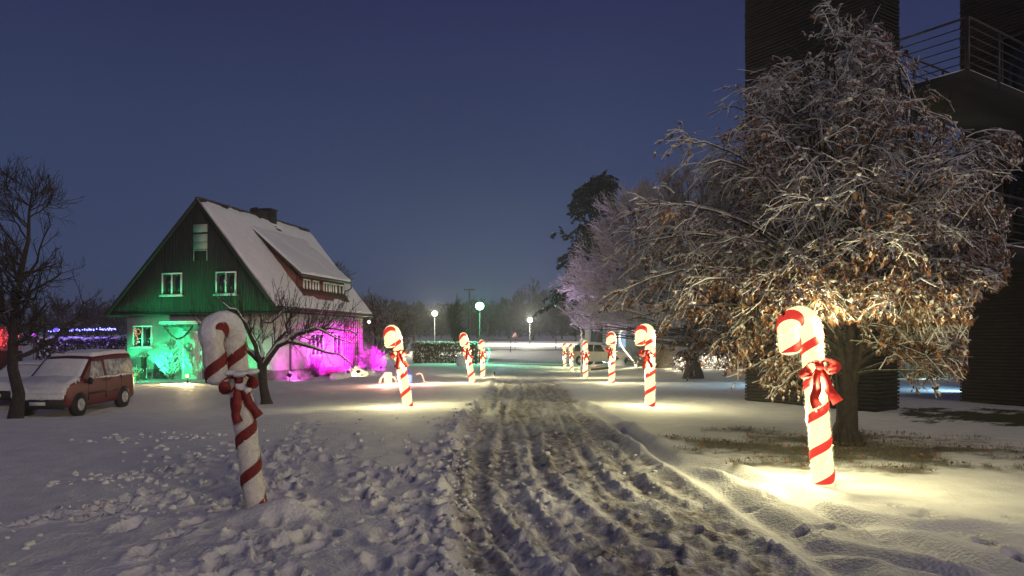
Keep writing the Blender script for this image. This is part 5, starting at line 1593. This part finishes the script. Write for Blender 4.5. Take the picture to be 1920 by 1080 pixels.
X, Y = px(966, 0, 96)[0], 96
sg = thing('warning_sign', 'white triangular road sign with a red border and small dark figures', 'road sign', (X, Y, t1(X, Y)))
zc = px(0, 629, 96)[2]-t1(X, Y)
zc = max(zc, 0.9)
M['sign_red'] = mat('sign_red', (0.42, 0.02, 0.02), 0.5, 0.05, 8)
MB().tube([(0, 0.03, -0.2), (0, 0.03, zc+0.3)], 0.035, 6).build('post', M['zinc'], sg)
def tri(r, y, th, mb): mb.slab([(-r*0.866, y, zc-r*0.5), (r*0.866, y, zc-r*0.5), (0, y, zc+r)], (0, 1, 0), th); return mb
pn = tri(0.62, -0.02, 0.03, MB()).build('border', M['sign_red'], sg)
tri(0.44, -0.026, 0.006, MB()).build('face', M['white'], sg)
mb = MB()
for xo, hh in ((-0.11, 0.28), (0.10, 0.34)):
    mb.slab([(xo-0.05, -0.032, zc-0.18), (xo+0.05, -0.032, zc-0.18), (xo+0.02, -0.032, zc-0.18+hh*0.7), (xo-0.02, -0.032, zc-0.18+hh*0.7)], (0, 1, 0), 0.004)
    mb.ball((xo, -0.030, zc-0.18+hh*0.82), 0.045, 8, 5)
mb.build('figures', M['black'], sg)
for k, (xx, YY, hh) in enumerate(((957, 92, 2.0), (1042, 98, 2.2), (898+15, 120, 3.0))):
    X = px(xx, 0, YY)[0]
    o = MB().tube([(0, 0, -0.2), (0.05, 0, hh*0.6), (0.12*(k-1), 0, hh)], [0.05, 0.045, 0.03], 6).build('snow_pole', M['bark_dark'], None, (X, YY, t1(X, YY)))
    tag(o, ['thin leaning marker stake beside the warning sign', 'thin marker stake under the dark pine at the road bend', 'thin marker stake near the green lamp'][k], 'stake')

# ------------------------------------------------------------------ hedge with snow and a green light string, stone
M['hedge_leaf'] = mat('russet_hedge_leaves', (0.085, 0.030, 0.018), 0.85, 0.5, 5, c2=(0.13, 0.06, 0.03))
def hedge(name, label, x0, x1, y, w, h, seed, n, leafm, cat='hedge', snow_f=0.12, top_snow=0.5):
    rg = np.random.default_rng(seed)
    xm = (x0+x1)/2; z = t1(xm, y); L = x1-x0
    t = thing(name, label, cat, (xm, y, z))
    mb = MB()
    for k in range(int(L/0.35)):
        x = -L/2+0.2+k*0.35; mb.tube([(x, rg.normal(0, .1), -0.05), (x+rg.normal(0, .1), 0, h*0.5), (x+rg.normal(0, .1), 0, h*0.95)], [0.03, 0.025, 0.01], 5)
    mb.build('stems', M['bark_dark'], t, kind='stuff')
    f = rg.integers(0, 4, n)
    u = rg.uniform(-1, 1, n); v = rg.uniform(-1, 1, n); q = rg.uniform(0.86, 1.0, n)+rg.normal(0, 0.03, n)
    P = np.stack([u*L/2, v*w/2, (rg.uniform(0.03, 1, n))*h], 1)
    m0 = f == 0; P[m0, 1] = -w/2*q[m0]
    m1 = f == 1; P[m1, 1] = w/2*q[m1]
    m2 = f == 2; P[m2, 2] = h*q[m2]
    m3 = f == 3; P[m3, 0] = np.sign(u[m3])*L/2*q[m3]
    D = nrm(rg.normal(0, 0.6, P.shape)+np.array([0, -0.3, -0.3]))
    V, Tt, m = leaf_quads(P, D, rg.uniform(0.08, 0.18, n)*1.2, rg, snow_f)
    link('foliage', make_mesh('foliage', V, [Tt], [leafm, M['leaf_snow']], m), t, kind='stuff')
    mb = MB()
    for k in range(int(L*w*42*top_snow)):
        r = rg.uniform(0.05, 0.13)
        mb.ball((rg.uniform(-L/2, L/2), rg.uniform(-w/2, w/2), h+rg.uniform(-0.05, 0.05)), (r*1.4, r*1.2, r*0.7), 7, 4, 0, 0.2, k)
    for k in range(int(L*40*top_snow)):
        r = rg.uniform(0.03, 0.07)
        mb.ball((rg.uniform(-L/2, L/2), -w/2-0.03, rg.uniform(0.15, h)), (r, r*0.7, r*1.2), 6, 4, 0, 0.25, k+900)
    mb.build('snow_on_hedge', M['clod'], t, smooth=True, kind='stuff')
    return t
hx0, hx1 = px(775, 0, 64)[0], px(893, 0, 64)[0]
hedge('hedge', 'clipped russet hedge topped with snow below the street lamps', hx0, hx1, 64.8, 1.9, 1.75, 3, 9000, M['hedge_leaf'])
X = px(908, 0, 62)[0]; Y = 62.5
gl = thing('light_string', 'green light string hung round the right end of the hedge', 'light string', (X, Y, t1(X, Y)))
mb = MB(); rg = np.random.default_rng(6)
pts = [(-1.2+1.0*q, 0, 1.85-0.3*q*q) for q in np.linspace(0, 1, 10)]+[(0.15+0.25*math.sin(q*PI), 0.0, 1.7-1.5*q) for q in np.linspace(0.05, 1, 22)]+[(-0.1-1.1*q, -0.1, 0.15) for q in np.linspace(0, 1, 6)]
C = np.array(pts)+rg.normal(0, 0.05, (len(pts), 3))
mb.octa(C, 0.035, 0); mb.tube(C, 0.008, 4, 1)
mb.build('bulbs', [emat('green_bulb', (0.05, 1.0, 0.55), 6), M['wire']], gl)
lamp_point('lamp', gl, (0.45, -0.3, 1.0), 24, (0.05, 1.0, 0.5), 0.05)
lamp_point('lamp', gl, (-0.6, -0.6, 0.3), 8, (0.05, 1.0, 0.5), 0.05)
X, Y = px(866, 0, 60)[0], 60.0
st = MB().ball((0, 0, 0.30), (0.50, 0.4, 0.55), 14, 9, 0, 0.03, 3).build('boulder', M['snow'], None, (X, Y, t1(X, Y)), smooth=True)
tag(st, 'rounded snow covered boulder in front of the hedge', 'boulder')
# a few wind-bent shrubs behind the hedge
X, Y = px(808, 0, 80)[0], 80
twig_bush('snowy_shrub', 'open snowy shrub with arching stems under the left lamp', X, Y, 2.4, 1.8, 51, M['twig_snow'], 60, minr=0.02)
X, Y = px(850, 0, 84)[0], 84
bare_tree('shrub_tree', 'multi stemmed bare shrub between the left lamp and the green lamp', (X, Y, t1(X, Y)), 4.6, 95, 0.1, (M['bark_dark'], M['bark_dark']), nlimb=34, spread=0.35, first=0.02, lens=(0.5, 0.45, 0.5), ang=(0.45, 0.5, 0.6), up=0.2, nb=(9, 6), minr=0.016)

# ------------------------------------------------------------------ glowing heart, slim lit pole, lit shrubs, ornaments
X, Y = px(1192, 0, 50)[0], 50.0
ht = thing('light_heart', 'heart outline made of warm light tube standing on the snow', 'light heart', (X, Y, t1(X, Y)))
a = np.linspace(0, 2*PI, 73)
hxx = 16*np.sin(a)**3; hzz = 13*np.cos(a)-5*np.cos(2*a)-2*np.cos(3*a)-np.cos(4*a)
HP = np.stack([hxx*0.068, 0*a, (hzz+17)*0.094+0.05], 1)
for _ in range(1): HP[1:-1] = (HP[:-2]+HP[2:]+2*HP[1:-1])/4
MB().tube(HP, 0.050, 8).build('light_tube', emat('heart_light', (1.0, 0.86, 0.50), 3.0), ht)
MB().tube([(0, 0.06, -0.2), (0, 0.06, 0.12)], 0.02, 6).build('stake', M['black'], ht)
lamp_point('lamp', ht, (-0.3, -0.3, 0.5), 60, WARM, 0.06); lamp_point('lamp', ht, (-0.9, -0.3, 2.0), 40, WARM, 0.06)
lamp_point('lamp', ht, (0.4, 0.4, 0.7), 50, WARM, 0.06)

X, Y = px(1090, 0, 44)[0], 44.0
zz = t1(X, Y); zp = px(0, 619, 44)[2]-zz
sp = thing('light_pole', 'slim pole wrapped with tiny lights beside the lit canes', 'light pole', (X, Y, zz))
MB().tube([(0, 0, -0.1), (0, 0, zp)], 0.045, 8).build('pole', M['white'], sp)
MB().box((-0.14, -0.03, zp-0.62), (0.20, 0.03, zp-0.55), 0, 0.008).build('crosspiece', M['white'], sp)
mb = MB(); mb.octa([(0.06*math.cos(q*9), 0.06*math.sin(q*9), 0.1+q*(zp-0.1)/6) for q in np.linspace(0, 6, 50)], 0.016)
mb.build('bulbs', emat('pole_bulb', (1.0, 0.75, 0.5), 2.5), sp)
bw = link('bow', bow_mesh('pole_bow', [M['bow_lit']]), sp, (0.12, 0, 0.15)); bw.scale = (0.9, 0.9, 0.9)

def lit_shrub(label, X, Y, h, r, seed, W=45):
    t = twig_bush('lit_shrub', label, X, Y, h, r, seed, M['twig_frost'], 70, minr=0.012)
    t['group'] = 'shrubs wrapped in white lights'
    rg = np.random.default_rng(seed)
    mb = MB(); p = rg.normal(0, 0.48, (110, 3))*np.array([r, r, h*0.6])+np.array([0, 0, h*0.5]); p[:, 2] = np.clip(p[:, 2], 0.08, h)
    mb.octa(p, 0.019); mb.build('bulbs', emat('white_bulb', (1.0, 0.90, 0.66), 7), t)
    lamp_point('lamp', t, (-0.1, -r-0.1, h*0.6), W, (1.0, 0.88, 0.62), 0.06)
for k, (xx, YY, h, lab) in enumerate(((1276, 44, 0.85, 'lit shrub just left of the dark straight trunk'), (1322, 46, 0.95, 'lit shrub just right of the dark straight trunk'), (1345, 49, 0.9, 'lit shrub between two others right of the dark trunk'), (1370, 45, 1.05, 'lit shrub beside the edge of the slatted tower'))):
    lit_shrub(lab, px(xx, 0, YY)[0], YY, h, 0.42, 300+k)
X, Y = px(1245, 0, 47)[0], 47.0
twig_bush('yellow_shrub', 'broad yellow lit bush behind the right hand cane', X-0.6, Y, 2.5, 1.7, 61, M['twig_snow'], 200, minr=0.012)
floodlight('small white floodlight shining beside the broad yellow bush', X+0.35, Y-2.2, (X-0.6, Y, 1.2), (1.0, 0.82, 0.40), 260, 130, 10)
X, Y = px(1160, 0, 56)[0], 55.5
st = MB().ball((0, 0, 0.1), (0.42, 0.35, 0.42), 12, 8, 0, 0.04, 8).build('boulder', M['snow'], None, (X, Y, t1(X, Y)), smooth=True)
tag(st, 'small snowy boulder in front of the pale parked car', 'boulder')
# low timber edging in front of the car
X0, X1 = px(1108, 0, 53)[0], px(1150, 0, 53)[0]
lg = MB().tube([(X0, 53, t1(X0, 53)+0.12), (X1, 53.1, t1(X1, 53)+0.14)], 0.12, 8).build('log', M['bark'], None)
tag(lg, 'dark log lying on the snow between the lit canes and the pale car', 'log')
floodlight('cold blue floodlight on the snow behind the lit canes', px(1140, 0, 66)[0], 66, (px(1080, 0, 70)[0], 71, t1(4, 70)), (0.35, 0.65, 1.0), 500, 130, 4)
floodlight('red floodlight on the snow behind the far canes', px(1128, 0, 60)[0], 60.0, (px(1010, 0, 63)[0], 63, t1(4, 62)), (1.0, 0.10, 0.08), 160, 120, 3)
floodlight('cold white floodlight behind the slatted tower', 11.6, 27.5, (7.5, 31.0, 0.0), (0.45, 0.78, 1.0), 700, 150, 4, h=1.2)

# ornaments left of the second cane
X, Y = px(728, 0, 27)[0], 30.0
X = px(728, 0, 30)[0]
t = thing('light_sledge', 'sledge shaped light frame glowing orange pink behind the leaning cane', 'light ornament', (X, Y, t1(X, Y)))
pk = emat('pink_orange_light', (1.0, 0.45, 0.26), 3.2)
for dy in (-0.12, 0.12):
    MB().tube([(-0.34, dy, 0.04), (-0.30, dy, 0.22), (-0.12, dy, 0.42), (0.10, dy, 0.30), (0.24, dy, 0.28), (0.36, dy, 0.04), (-0.34, dy, 0.04)], 0.025, 6).build('frame', pk, t)
MB().box((-0.16, -0.1, 0.06), (0.14, 0.1, 0.48), 0, 0.03).build('parcel', emat('warm_white_parcel', (1.0, 0.85, 0.62), 1.3), t)
lamp_point('lamp', t, (0, -0.35, 0.25), 190, (1.0, 0.45, 0.28), 0.05); lamp_point('lamp', t, (0, 0.35, 0.3), 120, (1.0, 0.45, 0.28), 0.05)
X, Y = px(764, 0, 31)[0], 31.0
t = thing('light_parcel', 'gift box shaped lantern glowing blue white beside the leaning cane', 'lantern', (X, Y, t1(X, Y)))
MB().box((-0.17, -0.17, 0.02), (0.17, 0.17, 0.34), 0, 0.02).build('box', emat('blue_white_lantern', (0.45, 0.50, 1.0), 1.7), t)
for bx_ in ((-0.03, -0.176, 0.02, 0.03, 0.176, 0.345), (-0.176, -0.03, 0.02, 0.176, 0.03, 0.346)):
    MB().box(bx_[:3], bx_[3:]).build('band', emat('blue_band', (0.10, 0.10, 0.9), 1.0), t)
MB().tube([(0, 0, 0.34), (-0.10, 0, 0.52), (-0.02, 0, 0.62), (0.06, 0, 0.5), (0, 0, 0.34)], 0.02, 6).build('bow', emat('blue_band', (0.10, 0.10, 0.9), 1.0), t)
lamp_point('lamp', t, (0, -0.3, 0.2), 60, (0.4, 0.45, 1.0), 0.05)
X, Y = px(785, 0, 30.5)[0], 30.6
t = thing('light_arch', 'small arch of warm pink light tube by the blue lantern', 'light ornament', (X, Y, t1(X, Y)))
MB().tube([(-0.10, 0, 0.36), (0.02, 0, 0.40), (0.12, 0, 0.36), (0.17, 0, 0.22), (0.22, 0, 0.06), (0.36, 0, 0.03), (0.9, 0.02, 0.03)], 0.025, 6).build('tube', emat('arch_light', (1.0, 0.50, 0.32), 2.2), t)
lamp_point('lamp', t, (0.4, -0.3, 0.2), 170, (1.0, 0.5, 0.32), 0.05)

# ------------------------------------------------------------------ pale house behind the trees on the right
def pale_house():
    X0, X1 = px(1110, 0, 82)[0], px(1400, 0, 82)[0]; Y = 82.0
    z = t1(10, Y)-0.3
    t = thing('pale_house', 'pale long house behind the frosted tree with one bright window', 'house', (X0, Y, z))
    L = X1-X0
    MB().box((0, 0, -0.5), (L, 8, 3.6)).build('wall', mat('pale_wall', (0.36, 0.36, 0.38), 0.9, 0.1, 2), t)
    r = MB().slab([(-0.4, -0.5, 3.4), (L+0.4, -0.5, 3.4), (L+0.4, 4, 6.6), (-0.4, 4, 6.6)], (0, -0.6, 0.8), 0.15).slab([(-0.4, 8.5, 3.4), (L+0.4, 8.5, 3.4), (L+0.4, 4, 6.6), (-0.4, 4, 6.6)], (0, 0.6, 0.8), 0.15)
    rf = r.build('roof', M['tiles'], t)
    snow_sheet('roof_snow', (-0.4, -0.62, 3.58), (L+0.4, -0.62, 3.58), (L+0.4, 3.9, 6.74), (-0.4, 3.9, 6.74), 0.15, rf, 30, 16, 3)
    xw = px(1166, 0, 82)[0]-X0
    window(t, 0.9, 1.9, (xw, -0.03, 1.2), 0, 2, pane_m=emat('window_light', (0.50, 0.72, 1.0), 0.9))
    for q in (xw+3.0, xw+6.4, xw+9.6):
        window(t, 1.2, 1.3, (q, -0.03, 1.5), 0, 2)
pale_house()
# bank of low evergreen shrubs seen between tower and block
for k, xx in enumerate((1690, 1722, 1756, 1790)):
    YY = 38.0; X = px(xx, 0, YY)[0]
    tb = twig_bush('snowy_bush', ['low snowy bush just right of the tower, lit greenish white', 'second low snowy bush right of the tower', 'third low snowy bush right of the tower', 'low snowy bush nearest the dark block'][k], X, YY, 1.0, 0.75, 400+k, M['twig_snow'], 120, minr=0.014, group='low snowy bushes between tower and block')
X = px(1735, 0, 36)[0]
floodlight('green white floodlight on the snow before the low bushes', X, 35.2, (X, 38, 0.5), (0.6, 1.0, 0.72), 300, 150, 3)
floodlight('cold blue floodlight on the snow between tower and block', 15.2, 24.6, (13.3, 26.5, 0.0), (0.40, 0.75, 1.0), 240, 150, 3, h=1.0)

# ------------------------------------------------------------------ far left: dark hedge with blue lights, red lit bush, coloured bulbs
hx0, hx1 = px(70, 0, 43)[0], px(222, 0, 43)[0]
hd = hedge('dark_hedge', 'dark tall hedge carrying a row of blue lights left of the house', hx0, hx1, 43.5, 1.3, 2.2, 8, 4500, M['bark_dark'], snow_f=0.1, top_snow=0.35)
zt = px(0, 617, 42.7)[2]
bl = thing('blue_light_string', 'row of blue lights along the top of the dark hedge', 'light string', ((hx0+hx1)/2, 42.65, t1((hx0+hx1)/2, 42.65)))
z0 = zt-t1((hx0+hx1)/2, 42.65); L = hx1-hx0
mb = MB(); rg = np.random.default_rng(15)
pts = [(-L/2+L*q, rg.normal(0, .05), z0+rg.normal(0, 0.035)-0.12*(1-q)) for q in np.sort(np.concatenate([rg.uniform(0.18, 1.0, 46), rg.uniform(0.5, 1.0, 26)]))]
mb.octa(pts, 0.035, 0); mb.tube(pts, 0.008, 4, 1)
mb.build('bulbs', [emat('blue_bulb', (0.16, 0.16, 1.0), 9), M['wire']], bl)
for q in (-0.15, 0.12, 0.36): lamp_point('lamp', bl, (L*q, -0.35, z0+0.05), 26, (0.16, 0.10, 1.0), 0.06); lamp_point('lamp', bl, (L*q+0.4, 0.35, z0+0.5), 30, (0.22, 0.10, 1.0), 0.06)
X = px(2, 0, 40)[0]
rb = twig_bush('red_bush', 'bush glowing deep red at the left edge of the picture', X-0.15, 40, 1.5, 1.3, 71, M['twig_frost'], 150, z=t1(X, 40)+1.5)
MB().box((-0.9, -0.6, -2.2), (0.9, 0.6, -0.02), 0, 0.05).build('planter', M['backing'], rb)
lamp_point('lamp', rb, (0.3, -1.2, 0.9), 110, (1.0, 0.03, 0.03), 0.1)
mb = MB(); mb.octa(rg.normal(0, 0.45, (60, 3))*np.array([1.1, 0.8, 0.5])+np.array([0.1, -0.5, 0.7]), 0.06); mb.build('bulbs', emat('red_bulb', (1.0, 0.04, 0.05), 2.5), rb)
for xx, yy, c, lab in ((63, 628, (0.55, 0.08, 0.9), 'violet glowing ball light hanging left of the blue lights'), (105, 618, (0.22, 0.12, 1.0), 'blue violet ball light between the violet one and the blue row')):
    p = px(xx, yy, 42.4)
    o = thing('ball_light', lab, 'ball light', p)
    MB().ball((0, 0, 0), 0.13, 12, 8).build('globe', emat('violet_globe', c, 1.4), o, smooth=True)
    MB().tube([(0, 0.0, -2.6), (0, 0, -0.12)], 0.02, 5).build('rod', M['black'], o)
    lamp_point('lamp', o, (0, -0.2, 0), 6, c, 0.05)

# ------------------------------------------------------------------ haze
HAZE = 0.0012
if HAZE:
    m = bpy.data.materials.new('haze'); m.use_nodes = True
    nt = m.node_tree; nt.nodes.clear()
    o_ = nt.nodes.new('ShaderNodeOutputMaterial'); v_ = nt.nodes.new('ShaderNodeVolumePrincipled')
    v_.inputs['Color'].default_value = (0.86, 0.88, 0.92, 1); v_.inputs['Density'].default_value = HAZE
    v_.inputs['Anisotropy'].default_value = 0.3
    nt.links.new(v_.outputs[0], o_.inputs['Volume'])
    hz = MB().box((-190, -45, -3), (190, 330, 24)).build('haze', m)
    tag(hz, 'thin cold evening haze', 'haze', kind='stuff')
